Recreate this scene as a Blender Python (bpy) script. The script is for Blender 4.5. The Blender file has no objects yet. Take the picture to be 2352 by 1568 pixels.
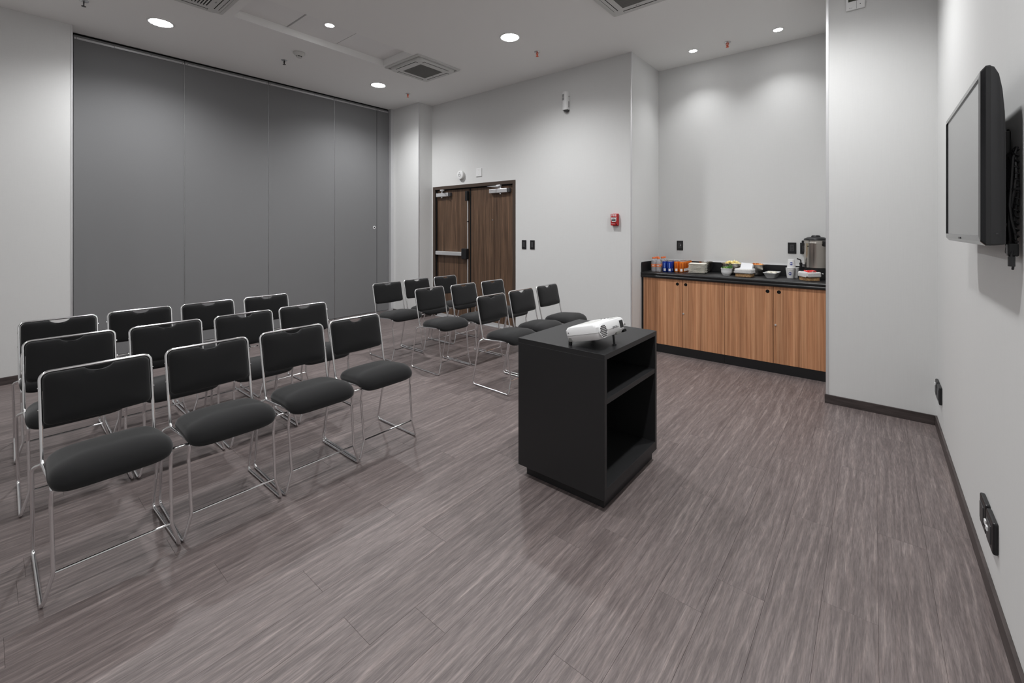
import bpy, bmesh, math, random
from mathutils import Vector, Matrix, Euler

random.seed(7)
S = bpy.context.scene
COL = S.collection
PI = math.pi

# ------------------------------------------------------------------ camera
cam_d = bpy.data.cameras.new('camera')
cam_d.sensor_width = 36.0
cam_d.sensor_fit = 'HORIZONTAL'
cam_d.lens = 1005.66 * 36.0 / 2352.0
cam_d.shift_y = -(784.0 - 524.9) / 2352.0
cam_d.clip_start = 0.02
cam = bpy.data.objects.new('camera', cam_d)
cam.location = (0, 0, 1.4)
cam.rotation_euler = (PI / 2, 0, 0.691)
COL.objects.link(cam)
S.camera = cam

# ------------------------------------------------------------------ world, exposure
W = bpy.data.worlds.new('world')
S.world = W
W.use_nodes = True
W.node_tree.nodes['Background'].inputs[0].default_value = (0.8, 0.85, 1.0, 1)
W.node_tree.nodes['Background'].inputs[1].default_value = 0.02
S.view_settings.view_transform = 'Standard'
S.view_settings.look = 'None'
S.view_settings.gamma = 1.0
S.view_settings.use_curve_mapping = False
S.view_settings.exposure = 0.0
BIG_W = 184.0
SMALL_W = 75.0
ALCOVE_W = 36.0

# ------------------------------------------------------------------ room dimensions
ZC = 3.38
XL = -6.007        # left wall
XP = -6.225        # folding partition face
YW = 0.556         # end of left wall
YPL = 4.36         # pilaster face
XPL = -5.505       # pilaster side
YD = 4.632         # door wall
XA = -2.092        # alcove side wall
YA = 5.428         # alcove back wall
XC = -0.297        # column side
YC = 4.332         # column face
XT = 0.346         # screen wall
YB = -2.6          # wall behind the camera
ZB = 0.069         # baseboard height


# ================================================================== helpers
def link(o, parent=None):
    COL.objects.link(o)
    if parent is not None:
        o.parent = parent
    return o


def obj(name, bm, mat, parent=None, smooth=False, loc=None, rot=None, angle=40):
    me = bpy.data.meshes.new(name)
    bmesh.ops.recalc_face_normals(bm, faces=bm.faces)
    if smooth:
        for f in bm.faces:
            f.smooth = True
        ca = math.radians(angle)
        for e in bm.edges:
            if len(e.link_faces) == 2:
                try:
                    if e.calc_face_angle() > ca:
                        e.smooth = False
                except ValueError:
                    pass
    bm.to_mesh(me)
    bm.free()
    mats = mat if isinstance(mat, (list, tuple)) else [mat]
    for m in mats:
        me.materials.append(m)
    o = bpy.data.objects.new(name, me)
    if loc is not None:
        o.location = loc
    if rot is not None:
        o.rotation_euler = rot
    return link(o, parent)


def tag(o, label=None, cat=None, group=None, kind=None):
    if label:
        o['label'] = label
    if cat:
        o['category'] = cat
    if group:
        o['group'] = group
    if kind:
        o['kind'] = kind
    return o


def thing(name, label, cat, loc=(0, 0, 0), rot=(0, 0, 0), group=None):
    o = bpy.data.objects.new(name, None)
    o.empty_display_size = 0.1
    o.location = loc
    o.rotation_euler = rot
    COL.objects.link(o)
    return tag(o, label, cat, group)


def struct(name, bm, mat, **k):
    return tag(obj(name, bm, mat, **k), kind='structure')


def copy_tree(o, parent=None):
    c = o.copy()
    COL.objects.link(c)
    c.parent = parent
    for ch in list(o.children):
        copy_tree(ch, c)
    return c


def add_box(bm, x0, x1, y0, y1, z0, z1, bevel=0.0, seg=2, mi=0):
    r = bmesh.ops.create_cube(bm, size=1.0)
    vs = r['verts']
    for v in vs:
        v.co = Vector(((x0 + x1) / 2 + v.co.x * (x1 - x0), (y0 + y1) / 2 + v.co.y * (y1 - y0), (z0 + z1) / 2 + v.co.z * (z1 - z0)))
    fs = set(f for v in vs for f in v.link_faces)
    for f in fs:
        f.material_index = mi
    if bevel > 0:
        es = list(set(e for v in vs for e in v.link_edges))
        bmesh.ops.bevel(bm, geom=es, offset=bevel, segments=seg, profile=0.5, affect='EDGES', clamp_overlap=True)
    return bm


def box(x0, x1, y0, y1, z0, z1, bevel=0.0, seg=2):
    return add_box(bmesh.new(), x0, x1, y0, y1, z0, z1, bevel, seg)


def add_cyl(bm, c, axis, r, h, seg=24, r2=None, mi=0):
    """cylinder from point c along axis for length h"""
    a = Vector(axis).normalized()
    q = Vector((0, 0, 1)).rotation_difference(a)
    M = Matrix.Translation(Vector(c) + a * h / 2) @ q.to_matrix().to_4x4()
    res = bmesh.ops.create_cone(bm, cap_ends=True, segments=seg, radius1=r, radius2=r if r2 is None else r2, depth=h, matrix=M)
    for f in set(f for v in res['verts'] for f in v.link_faces):
        f.material_index = mi
    return bm


def cyl(c, axis, r, h, seg=24, r2=None):
    return add_cyl(bmesh.new(), c, axis, r, h, seg, r2)


def add_lathe(bm, prof, seg=32, c=(0, 0, 0), close=True, mi=None):
    """prof: list of (r, z); optional mi list per band"""
    cx, cy, cz = c
    rings = []
    for r, z in prof:
        if r < 1e-6:
            rings.append([bm.verts.new((cx, cy, cz + z))])
        else:
            rings.append([bm.verts.new((cx + r * math.cos(2 * PI * k / seg), cy + r * math.sin(2 * PI * k / seg), cz + z)) for k in range(seg)])
    for i in range(len(rings) - 1):
        a, b = rings[i], rings[i + 1]
        for k in range(seg):
            k2 = (k + 1) % seg
            if len(a) == 1 and len(b) == 1:
                continue
            if len(a) == 1:
                f = bm.faces.new((a[0], b[k], b[k2]))
            elif len(b) == 1:
                f = bm.faces.new((a[k], a[k2], b[0]))
            else:
                f = bm.faces.new((a[k], a[k2], b[k2], b[k]))
            if mi:
                f.material_index = mi[i]
    return bm


def lathe(prof, seg=32, c=(0, 0, 0), mi=None):
    return add_lathe(bmesh.new(), prof, seg, c, mi=mi)


def fillet(pts, rad, n=5):
    """round the corners of a polyline; rad = list of radii per point"""
    pts = [Vector(p) for p in pts]
    out = [pts[0]]
    for i in range(1, len(pts) - 1):
        r = rad[i]
        p, a, b = pts[i], pts[i - 1], pts[i + 1]
        da, db = (a - p), (b - p)
        la, lb = da.length, db.length
        da.normalize()
        db.normalize()
        ang = da.angle(db)
        if r <= 0 or ang > PI - 0.02:
            out.append(p)
            continue
        t = min(r / math.tan(ang / 2), la * 0.48, lb * 0.48)
        r = t * math.tan(ang / 2)
        c = p + (da + db).normalized() * (r / math.sin(ang / 2))
        s = p + da * t - c
        e = p + db * t - c
        tot = s.angle(e)
        ax = s.cross(e).normalized()
        for k in range(n + 1):
            out.append(c + Matrix.Rotation(tot * k / n, 3, ax) @ s)
    out.append(pts[-1])
    return out


def add_tube(bm, pts, r, seg=8, closed=False, caps=True, mi=0, sq=1.0):
    pts = [Vector(p) for p in pts]
    n = len(pts)
    tang = []
    for i in range(n):
        if closed:
            t = pts[(i + 1) % n] - pts[i - 1]
        elif i == 0:
            t = pts[1] - pts[0]
        elif i == n - 1:
            t = pts[-1] - pts[-2]
        else:
            t = (pts[i + 1] - pts[i]).normalized() + (pts[i] - pts[i - 1]).normalized()
        tang.append(t.normalized())
    up = Vector((0, 0, 1)) if abs(tang[0].z) < 0.9 else Vector((1, 0, 0))
    u = (up - tang[0] * up.dot(tang[0])).normalized()
    rings = []
    for i in range(n):
        if i:
            q = tang[i - 1].rotation_difference(tang[i])
            u = q @ u
            u = (u - tang[i] * u.dot(tang[i])).normalized()
        v = tang[i].cross(u)
        rr = r[i] if isinstance(r, (list, tuple)) else r
        rings.append([bm.verts.new(pts[i] + (u * math.cos(2 * PI * k / seg) + v * math.sin(2 * PI * k / seg) * sq) * rr) for k in range(seg)])
    m = n if closed else n - 1
    for i in range(m):
        a, b = rings[i], rings[(i + 1) % n]
        for k in range(seg):
            f = bm.faces.new((a[k], a[(k + 1) % seg], b[(k + 1) % seg], b[k]))
            f.material_index = mi
    if caps and not closed:
        bm.faces.new(rings[0][::-1]).material_index = mi
        bm.faces.new(rings[-1]).material_index = mi
    return bm


def tube(pts, r, seg=8, **k):
    return add_tube(bmesh.new(), pts, r, seg, **k)


def rounded_rect(w, h, r, n=5, cx=0, cy=0):
    """outline of a rounded rectangle, CCW"""
    out = []
    for sx, sy, a0 in ((1, -1, -PI / 2), (1, 1, 0), (-1, 1, PI / 2), (-1, -1, PI)):
        for k in range(n + 1):
            a = a0 + (PI / 2) * k / n
            out.append((cx + sx * (w / 2 - r) + r * math.cos(a), cy + sy * (h / 2 - r) + r * math.sin(a)))
    return out


def add_loft(bm, rings, cap0=True, cap1=True, mi=0):
    vr = [[bm.verts.new(p) for p in ring] for ring in rings]
    n = len(vr[0])
    for a, b in zip(vr[:-1], vr[1:]):
        for k in range(n):
            bm.faces.new((a[k], a[(k + 1) % n], b[(k + 1) % n], b[k])).material_index = mi
    if cap0:
        bm.faces.new(vr[0][::-1]).material_index = mi
    if cap1:
        bm.faces.new(vr[-1]).material_index = mi
    return bm


def loft(rings, **k):
    return add_loft(bmesh.new(), rings, **k)


def add_extrude(bm, poly, d0, d1, fn, mi=0):
    """extrude 2D poly between depth d0 and d1; fn(u, v, d) -> xyz"""
    return add_loft(bm, [[fn(u, v, d0) for u, v in poly], [fn(u, v, d1) for u, v in poly]], mi=mi)


def text(name, s, size, mat, parent, loc, rot, ext=0.0004, align='CENTER'):
    cu = bpy.data.curves.new(name, 'FONT')
    cu.body = s
    cu.size = size
    cu.align_x = align
    cu.align_y = 'CENTER'
    cu.extrude = ext
    cu.resolution_u = 2
    o = bpy.data.objects.new(name, cu)
    dg = bpy.context.evaluated_depsgraph_get()
    COL.objects.link(o)
    dg.update()
    me = bpy.data.meshes.new_from_object(o.evaluated_get(dg))
    COL.objects.unlink(o)
    bpy.data.objects.remove(o)
    me.materials.clear()
    me.materials.append(mat)
    n = bpy.data.objects.new(name, me)
    n.location = loc
    n.rotation_euler = rot
    return link(n, parent)


# ================================================================== materials
def new_mat(name):
    m = bpy.data.materials.new(name)
    m.use_nodes = True
    nt = m.node_tree
    b = nt.nodes['Principled BSDF']
    return m, nt, b


def mat(name, col, rough=0.5, metal=0.0, spec=0.5, emit=None, estr=0.0, trans=0.0, ior=1.45, alpha=1.0, coat=0.0, sheen=0.0):
    m, nt, b = new_mat(name)
    b.inputs['Base Color'].default_value = (*col, 1)
    b.inputs['Roughness'].default_value = rough
    b.inputs['Metallic'].default_value = metal
    b.inputs['Specular IOR Level'].default_value = spec
    b.inputs['IOR'].default_value = ior
    b.inputs['Transmission Weight'].default_value = trans
    b.inputs['Alpha'].default_value = alpha
    b.inputs['Coat Weight'].default_value = coat
    b.inputs['Sheen Weight'].default_value = sheen
    if emit:
        b.inputs['Emission Color'].default_value = (*emit, 1)
        b.inputs['Emission Strength'].default_value = estr
    return m


def nd(nt, t, **k):
    n = nt.nodes.new(t)
    for a, v in k.items():
        setattr(n, a, v)
    return n


def coords(nt, scale, which='Object', rot=(0, 0, 0)):
    tc = nd(nt, 'ShaderNodeTexCoord')
    mp = nd(nt, 'ShaderNodeMapping')
    mp.inputs['Scale'].default_value = scale
    mp.inputs['Rotation'].default_value = rot
    nt.links.new(tc.outputs[which], mp.inputs['Vector'])
    return mp


def noise(nt, vec, scale, detail=4, rough=0.6, dist=0.0):
    n = nd(nt, 'ShaderNodeTexNoise')
    n.inputs['Scale'].default_value = scale
    n.inputs['Detail'].default_value = detail
    n.inputs['Roughness'].default_value = rough
    n.inputs['Distortion'].default_value = dist
    nt.links.new(vec, n.inputs['Vector'])
    return n


def ramp(nt, fac, stops):
    r = nd(nt, 'ShaderNodeValToRGB')
    el = r.color_ramp.elements
    while len(el) > 1:
        el.remove(el[-1])
    el[0].position, el[0].color = stops[0][0], (*stops[0][1], 1)
    for p, c in stops[1:]:
        e = el.new(p)
        e.color = (*c, 1)
    nt.links.new(fac, r.inputs['Fac'])
    return r


def mixc(nt, fac, a, b, mode='MIX'):
    n = nd(nt, 'ShaderNodeMix', data_type='RGBA', blend_type=mode)
    if isinstance(fac, (int, float)):
        n.inputs['Factor'].default_value = fac
    else:
        nt.links.new(fac, n.inputs['Factor'])
    for v, s in ((a, 'A'), (b, 'B')):
        if isinstance(v, tuple):
            n.inputs[s].default_value = (*v, 1)
        else:
            nt.links.new(v, n.inputs[s])
    return n.outputs['Result']


def bump(nt, b, h, strength, dist):
    n = nd(nt, 'ShaderNodeBump')
    n.inputs['Strength'].default_value = strength
    n.inputs['Distance'].default_value = dist
    nt.links.new(h, n.inputs['Height'])
    nt.links.new(n.outputs['Normal'], b.inputs['Normal'])


def wall_mat(name, col, var=0.022):
    """fine linen wallpaper: thin horizontal and vertical threads"""
    m, nt, b = new_mat(name)
    g = coords(nt, (1, 1, 1), 'Object')
    v1 = coords(nt, (420, 420, 9.0), 'Object')
    v2 = coords(nt, (18, 18, 420), 'Object')
    n1 = noise(nt, v1.outputs[0], 1.0, 2, 0.6)
    n2 = noise(nt, v2.outputs[0], 1.0, 2, 0.6)
    ad = nd(nt, 'ShaderNodeMath', operation='ADD')
    nt.links.new(n1.outputs['Fac'], ad.inputs[0])
    nt.links.new(n2.outputs['Fac'], ad.inputs[1])
    hf = nd(nt, 'ShaderNodeMath', operation='MULTIPLY')
    nt.links.new(ad.outputs[0], hf.inputs[0])
    hf.inputs[1].default_value = 0.5
    lo = tuple(c * (1 - var) for c in col)
    hi = tuple(min(1, c * (1 + var)) for c in col)
    r = ramp(nt, hf.outputs[0], [(0.3, lo), (0.7, hi)])
    nt.links.new(r.outputs['Color'], b.inputs['Base Color'])
    b.inputs['Roughness'].default_value = 0.75
    b.inputs['Specular IOR Level'].default_value = 0.25
    bump(nt, b, hf.outputs[0], 0.12, 0.0004)
    return m


def wood_mat(name, stops, stretch=(38, 38, 1.4), rough=0.4, big=2.2, bumpd=0.0003, rand=0.0, coord='Object', spec=0.4):
    """straight grain along the axis with the small stretch value"""
    m, nt, b = new_mat(name)
    mp = coords(nt, stretch, coord)
    vec = mp.outputs[0]
    oi = nd(nt, 'ShaderNodeObjectInfo')
    if rand:
        mul = nd(nt, 'ShaderNodeMath', operation='MULTIPLY')
        nt.links.new(oi.outputs['Random'], mul.inputs[0])
        mul.inputs[1].default_value = 60.0
        cb = nd(nt, 'ShaderNodeCombineXYZ')
        for i in range(3):
            nt.links.new(mul.outputs[0], cb.inputs[i])
        va = nd(nt, 'ShaderNodeVectorMath', operation='ADD')
        nt.links.new(vec, va.inputs[0])
        nt.links.new(cb.outputs[0], va.inputs[1])
        vec = va.outputs[0]
    n1 = noise(nt, vec, 1.0, 6, 0.62, 0.35)
    n2 = noise(nt, vec, 0.22, 3, 0.55, 0.6)
    n3 = noise(nt, vec, 4.5, 3, 0.7, 0.0)
    r = ramp(nt, n1.outputs['Fac'], stops)
    r2 = ramp(nt, n2.outputs['Fac'], [(0.3, (0.72, 0.72, 0.72)), (0.7, (1.25, 1.25, 1.25))])
    c = mixc(nt, 0.75, r.outputs['Color'], r2.outputs['Color'], 'MULTIPLY')
    r3 = ramp(nt, n3.outputs['Fac'], [(0.35, (0.82, 0.82, 0.82)), (0.65, (1.12, 1.12, 1.12))])
    c = mixc(nt, 0.6, c, r3.outputs['Color'], 'MULTIPLY')
    if rand:
        r4 = ramp(nt, oi.outputs['Random'], [(0.0, (1 - rand,) * 3), (1.0, (1 + rand,) * 3)])
        c = mixc(nt, 1.0, c, r4.outputs['Color'], 'MULTIPLY')
    nt.links.new(c, b.inputs['Base Color'])
    b.inputs['Roughness'].default_value = rough
    b.inputs['Specular IOR Level'].default_value = spec
    bump(nt, b, n1.outputs['Fac'], 0.3, bumpd)
    return m


def fabric_mat(name, col, rough=0.95, sc=900, sheen=0.3):
    m, nt, b = new_mat(name)
    mp = coords(nt, (1, 1, 1))
    n = noise(nt, mp.outputs[0], sc, 2, 0.6)
    r = ramp(nt, n.outputs['Fac'], [(0.3, tuple(c * 0.75 for c in col)), (0.7, tuple(c * 1.3 for c in col))])
    nt.links.new(r.outputs['Color'], b.inputs['Base Color'])
    b.inputs['Roughness'].default_value = rough
    b.inputs['Specular IOR Level'].default_value = 0.2
    b.inputs['Sheen Weight'].default_value = sheen
    b.inputs['Sheen Roughness'].default_value = 0.5
    bump(nt, b, n.outputs['Fac'], 0.3, 0.0004)
    return m


def floor_mat():
    """vinyl oak plank, purple brown, pale streaks along Y, cathedral figure here and there"""
    m, nt, b = new_mat('vinyl_plank')
    tc = nd(nt, 'ShaderNodeTexCoord')
    oi = nd(nt, 'ShaderNodeObjectInfo')
    mul = nd(nt, 'ShaderNodeMath', operation='MULTIPLY')
    nt.links.new(oi.outputs['Random'], mul.inputs[0])
    mul.inputs[1].default_value = 37.0
    cb = nd(nt, 'ShaderNodeCombineXYZ')
    for i in range(3):
        nt.links.new(mul.outputs[0], cb.inputs[i])
    va = nd(nt, 'ShaderNodeVectorMath', operation='ADD')
    nt.links.new(tc.outputs['Object'], va.inputs[0])
    nt.links.new(cb.outputs[0], va.inputs[1])

    def mapped(s):
        mp = nd(nt, 'ShaderNodeMapping')
        mp.inputs['Scale'].default_value = s
        nt.links.new(va.outputs[0], mp.inputs['Vector'])
        return mp.outputs[0]
    fine = noise(nt, mapped((280, 18, 1)), 1.0, 4, 0.65, 0.25)
    mid = noise(nt, mapped((80, 4.2, 1)), 1.0, 5, 0.62, 0.7)
    large = noise(nt, mapped((14, 1.5, 1)), 1.0, 3, 0.6, 0.8)
    wv = nd(nt, 'ShaderNodeTexWave', wave_type='BANDS', bands_direction='X', wave_profile='SIN')
    wv.inputs['Scale'].default_value = 6.0
    wv.inputs['Distortion'].default_value = 16.0
    wv.inputs['Detail'].default_value = 2.0
    wv.inputs['Detail Scale'].default_value = 0.8
    nt.links.new(mapped((1.3, 0.16, 1)), wv.inputs['Vector'])
    base = ramp(nt, mid.outputs['Fac'], [(0.25, (0.108, 0.087, 0.085)), (0.5, (0.150, 0.124, 0.121)), (0.64, (0.194, 0.163, 0.158)), (0.8, (0.26, 0.223, 0.213))])
    fr = ramp(nt, fine.outputs['Fac'], [(0.3, (0.62, 0.61, 0.61)), (0.55, (1.0, 1.0, 1.0)), (0.75, (1.4, 1.38, 1.34))])
    c = mixc(nt, 0.8, base.outputs['Color'], fr.outputs['Color'], 'MULTIPLY')
    lr = ramp(nt, large.outputs['Fac'], [(0.3, (0.8, 0.78, 0.78)), (0.7, (1.2, 1.2, 1.19))])
    c = mixc(nt, 0.8, c, lr.outputs['Color'], 'MULTIPLY')
    wr = ramp(nt, wv.outputs['Fac'], [(0.1, (0.88, 0.87, 0.87)), (0.85, (1.04, 1.04, 1.03)), (0.97, (1.3, 1.28, 1.25))])
    c = mixc(nt, 0.6, c, wr.outputs['Color'], 'MULTIPLY')
    rr = ramp(nt, oi.outputs['Random'], [(0.0, (0.95, 0.945, 0.945)), (1.0, (1.05, 1.05, 1.05))])
    c = mixc(nt, 1.0, c, rr.outputs['Color'], 'MULTIPLY')
    nt.links.new(c, b.inputs['Base Color'])
    rg = ramp(nt, fine.outputs['Fac'], [(0.3, (0.50, 0.50, 0.50)), (0.7, (0.40, 0.40, 0.40))])
    nt.links.new(rg.outputs['Color'], b.inputs['Roughness'])
    b.inputs['Specular IOR Level'].default_value = 0.45
    bump(nt, b, fine.outputs['Fac'], 0.35, 0.0005)
    return m


M = {}
M['wall'] = wall_mat('linen_wallpaper', (0.675, 0.676, 0.670))
M['ceiling'] = mat('ceiling_paint', (0.86, 0.857, 0.845), 0.9, spec=0.2)
M['recess'] = mat('recess_paint', (0.84, 0.835, 0.83), 0.85, spec=0.2)
M['partition'] = fabric_mat('grey_panel_cloth', (0.185, 0.186, 0.190), 0.9, 500, 0.1)
M['floor'] = floor_mat()
M['base'] = wood_mat('dark_vinyl_baseboard', [(0.25, (0.035, 0.027, 0.026)), (0.75, (0.085, 0.068, 0.065))], (6, 6, 60), 0.45)
M['door'] = wood_mat('walnut_door', [(0.25, (0.042, 0.023, 0.014)), (0.5, (0.105, 0.063, 0.040)), (0.75, (0.18, 0.105, 0.064))], (34, 34, 1.3), 0.42)
M['frame'] = mat('brown_frame_metal', (0.062, 0.044, 0.034), 0.4)
M['cab'] = wood_mat('oak_laminate', [(0.25, (0.30, 0.130, 0.062)), (0.5, (0.50, 0.240, 0.122)), (0.75, (0.68, 0.38, 0.21))], (52, 52, 0.8), 0.38)
M['blacklam'] = mat('black_laminate', (0.012, 0.012, 0.013), 0.32, spec=0.5)
M['blackcart'] = mat('black_cart_laminate', (0.016, 0.016, 0.017), 0.42, spec=0.5)
M['black'] = mat('black_plastic', (0.012, 0.012, 0.013), 0.38)
M['blackmatte'] = mat('black_matte', (0.006, 0.006, 0.006), 0.8, spec=0.2)
M['dgrey'] = mat('dark_grey_plastic', (0.045, 0.045, 0.047), 0.45)
M['fabric'] = fabric_mat('black_upholstery', (0.0085, 0.0085, 0.009), 0.9, 1200, 0.18)
M['chrome'] = mat('chrome', (0.86, 0.86, 0.87), 0.16, 1.0)
M['steel'] = mat('brushed_steel', (0.52, 0.49, 0.45), 0.24, 1.0)
M['alu'] = mat('aluminium', (0.62, 0.62, 0.63), 0.35, 1.0)
M['trim'] = mat('corner_bead_aluminium', (0.72, 0.72, 0.73), 0.35, 0.6)
M['white'] = mat('white_plastic', (0.78, 0.78, 0.78), 0.4)
M['offwhite'] = mat('offwhite_plastic', (0.62, 0.62, 0.60), 0.5)
M['acgrey'] = mat('cassette_plastic', (0.60, 0.60, 0.585), 0.5)
M['grille'] = mat('grille_grey', (0.16, 0.16, 0.15), 0.7)
M['lightgrille'] = mat('light_grille_grey', (0.34, 0.34, 0.34), 0.6)
M['porcelain'] = mat('white_porcelain', (0.82, 0.82, 0.82), 0.18, coat=0.3)
M['plate'] = mat('cream_plate', (0.86, 0.83, 0.75), 0.35)
M['red'] = mat('red_alarm_plastic', (0.42, 0.018, 0.02), 0.35)
M['orangered'] = mat('red_sprinkler', (0.75, 0.12, 0.05), 0.4)
M['glassred'] = mat('red_bulb', (0.8, 0.15, 0.06), 0.2)
M['lens'] = mat('lamp_lens', (1, 1, 1), 0.5, emit=(0.99, 0.995, 1.0), estr=60.0)
M['screen'] = mat('tv_screen', (0.012, 0.012, 0.014), 0.16, spec=0.9, coat=0.4)
M['tvgloss'] = mat('tv_gloss_bezel', (0.014, 0.014, 0.015), 0.12, spec=0.6)
M['tvbody'] = mat('tv_back_plastic', (0.035, 0.035, 0.037), 0.5)
M['clear'] = mat('clear_plastic', (0.75, 0.75, 0.78), 0.08, alpha=0.36)
M['film'] = mat('clear_film', (0.85, 0.86, 0.88), 0.12, alpha=0.45)
M['water_label'] = mat('orange_label', (0.85, 0.25, 0.10), 0.5)
M['cap'] = mat('orange_cap', (0.86, 0.20, 0.06), 0.4)
M['blue'] = mat('blue_can', (0.010, 0.045, 0.36), 0.28, 0.35)
M['lblue'] = mat('pale_blue_print', (0.16, 0.28, 0.70), 0.35)
M['orange'] = mat('orange_can', (0.80, 0.20, 0.020), 0.28, 0.35)
M['dorange'] = mat('dark_orange_print', (0.42, 0.07, 0.01), 0.35)
M['wicker'] = wood_mat('wicker', [(0.25, (0.30, 0.15, 0.06)), (0.75, (0.62, 0.42, 0.22))], (60, 60, 60), 0.7)
M['cloth'] = fabric_mat('white_liner_cloth', (0.62, 0.61, 0.60), 0.95, 400, 0.1)
M['paper'] = mat('white_paper', (0.82, 0.83, 0.85), 0.7)
M['popcorn'] = mat('yellow_snack', (0.86, 0.66, 0.22), 0.7)
M['popcorn2'] = mat('pale_snack', (0.88, 0.80, 0.48), 0.7)
M['chip'] = mat('orange_chip', (0.74, 0.27, 0.06), 0.65)
M['chip2'] = mat('pale_orange_chip', (0.85, 0.44, 0.16), 0.65)
M['leaf'] = mat('green_leaf', (0.07, 0.26, 0.03), 0.5)
M['leaf2'] = mat('pale_leaf', (0.45, 0.60, 0.25), 0.5)
M['dip'] = mat('cream_dip', (0.78, 0.74, 0.64), 0.5)
M['pack'] = mat('red_sachet', (0.72, 0.03, 0.03), 0.35)
M['logo'] = mat('logo_blue', (0.02, 0.03, 0.24), 0.45)
M['grey_print'] = mat('grey_print', (0.22, 0.22, 0.23), 0.5)
M['lcd'] = mat('thermostat_lcd', (0.045, 0.05, 0.035), 0.3)
M['white_print'] = mat('white_print', (0.85, 0.85, 0.85), 0.5)


# ================================================================== setting
# ---- floor with planks
floor = struct('floor', box(XP - 0.3, XT + 0.2, YB - 0.1, YA + 0.1, -0.05, -0.0025), M['floor'])
PW, PL = 0.165, 1.22
known = {-1.308: 1.02, -1.473: 0.83, -1.803: 0.836, -1.638: 1.32, -0.813: 1.2, -0.648: 1.67, -0.978: 1.855}
plank_cache = {}


def plank_mesh(w, l):
    key = (round(w, 3), round(l, 3))
    if key not in plank_cache:
        g = 0.0002
        c = 0.0005
        bm = loft([[(g, g, -0.0025), (w - g, g, -0.0025), (w - g, l - g, -0.0025), (g, l - g, -0.0025)],
                   [(g, g, -c), (w - g, g, -c), (w - g, l - g, -c), (g, l - g, -c)],
                   [(g + c, g + c, 0), (w - g - c, g + c, 0), (w - g - c, l - g - c, 0), (g + c, l - g - c, 0)]])
        me = bpy.data.meshes.new('plank')
        bmesh.ops.recalc_face_normals(bm, faces=bm.faces)
        bm.to_mesh(me)
        bm.free()
        me.materials.append(M['floor'])
        plank_cache[key] = me
    return plank_cache[key]


def floor_far(x):
    """far edge of the floor at this x"""
    if x < XPL:
        return YPL
    if x < XA:
        return YD
    if x < XC:
        return YA - 0.5
    return YC


x = -0.483 + 5 * PW
cols = []
while x > XP - 0.02:
    x0 = x - PW
    cols.append((x0, x))
    x = x0
for x0, x1 in cols:
    a, b_ = max(x0, XP), min(x1, XT)
    if b_ - a < 0.03:
        continue
    j = None
    for k, v in known.items():
        if abs(k - x0) < 0.01:
            j = v
    if j is None:
        j = random.uniform(0, PL)
    while j > -0.35:
        j -= PL
    yf = floor_far((a + b_) / 2)
    y = j
    while y < yf - 0.02:
        y1 = min(y + PL, yf)
        # a plank that the frame shows nothing of (left of the frame edge) is skipped
        cxm, cym = (a + b_) / 2, y1
        s_, c_ = math.sin(0.691), math.cos(0.691)
        vis = False
        for px, py in ((a, y), (a, y1), (b_, y), (b_, y1)):
            d = -px * s_ + py * c_
            if d > 0.35:
                u = (px * c_ + py * s_) / d
                if -1.25 < u < 1.25 and 1.4 / d < 1.12:
                    vis = True
        if vis:
            o = bpy.data.objects.new('plank', plank_mesh(b_ - a, y1 - y))
            o.location = (a, y, 0)
            link(o, floor)
        y = y1

# ---- walls
T = 0.15
struct('wall_left', box(XL - 0.4, XL, YB - T, YW, 0, ZC), M['wall'])
struct('wall_pilaster', box(XP - 0.2, XPL, YPL, YD + 0.3, 0, ZC), M['wall'])
# door wall with the door opening
DX0, DX1, DZ = -5.482, -3.768, 2.067
bm = bmesh.new()
add_box(bm, XPL - 0.01, DX0, YD, YD + T, 0, ZC)
add_box(bm, DX0, DX1, YD, YD + T, DZ, ZC)
add_box(bm, DX1, XA, YD, YD + T, 0, ZC)
struct('wall_far', bm, M['wall'])
struct('wall_alcove_side', box(XA - 0.12, XA, YD + T, YA + T, 0, ZC), M['wall'])
struct('wall_alcove', box(XA, XC + 0.05, YA, YA + T, 0, ZC), M['wall'])
struct('wall_column', box(XC, XT + 0.05, YC, YA + T, 0, ZC), M['wall'])
struct('wall_right', box(XT, XT + T, YB - T, YC, 0, ZC), M['wall'])
struct('wall_back', box(XL - 0.4, XT + T, YB - T, YB, 0, ZC), M['wall'])
struct('wall_partition_pocket', box(XP - 0.4, XP - 0.11, YW - 0.02, YPL + 0.02, 0, ZC), M['dgrey'])

# ---- baseboards
struct('baseboard_left', box(XL, XL + 0.012, YB, YW, 0, ZB, 0.002), M['base'])
struct('baseboard_pilaster', box(XP, XPL + 0.012, YPL - 0.012, YPL, 0, ZB, 0.002), M['base'])
struct('baseboard_pilaster_side', box(XPL, XPL + 0.012, YPL, YD, 0, ZB, 0.002), M['base'])
struct('baseboard_far', box(DX1, XA, YD - 0.012, YD, 0, ZB, 0.002), M['base'])
struct('baseboard_alcove', box(XA, XA + 0.012, YD - 0.012, 4.9, 0, ZB, 0.002), M['base'])
struct('baseboard_column', box(XC - 0.01, XT - 0.012, YC - 0.012, YC, 0, ZB, 0.002), M['base'])
struct('baseboard_right', box(XT - 0.012, XT, YB, YC, 0, ZB, 0.002), M['base'])

# ---- corner beads
def bead(n, x0, x1, y0, y1, z0=0.0):
    struct('trim_%d' % n, box(x0, x1, y0, y1, z0, ZC, 0.002), M['trim'])


bead(1, XL - 0.02, XL + 0.003, YW - 0.012, YW + 0.003)
bead(2, XPL - 0.008, XPL + 0.003, YPL - 0.003, YPL + 0.012, ZB)
bead(3, XA - 0.012, XA + 0.003, YD - 0.003, YD + 0.012)
bead(4, XC - 0.003, XC + 0.017, YC - 0.003, YC + 0.012, ZB)
bead(5, XP - 0.02, XP + 0.065, YPL - 0.055, YPL - 0.0005)

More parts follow.
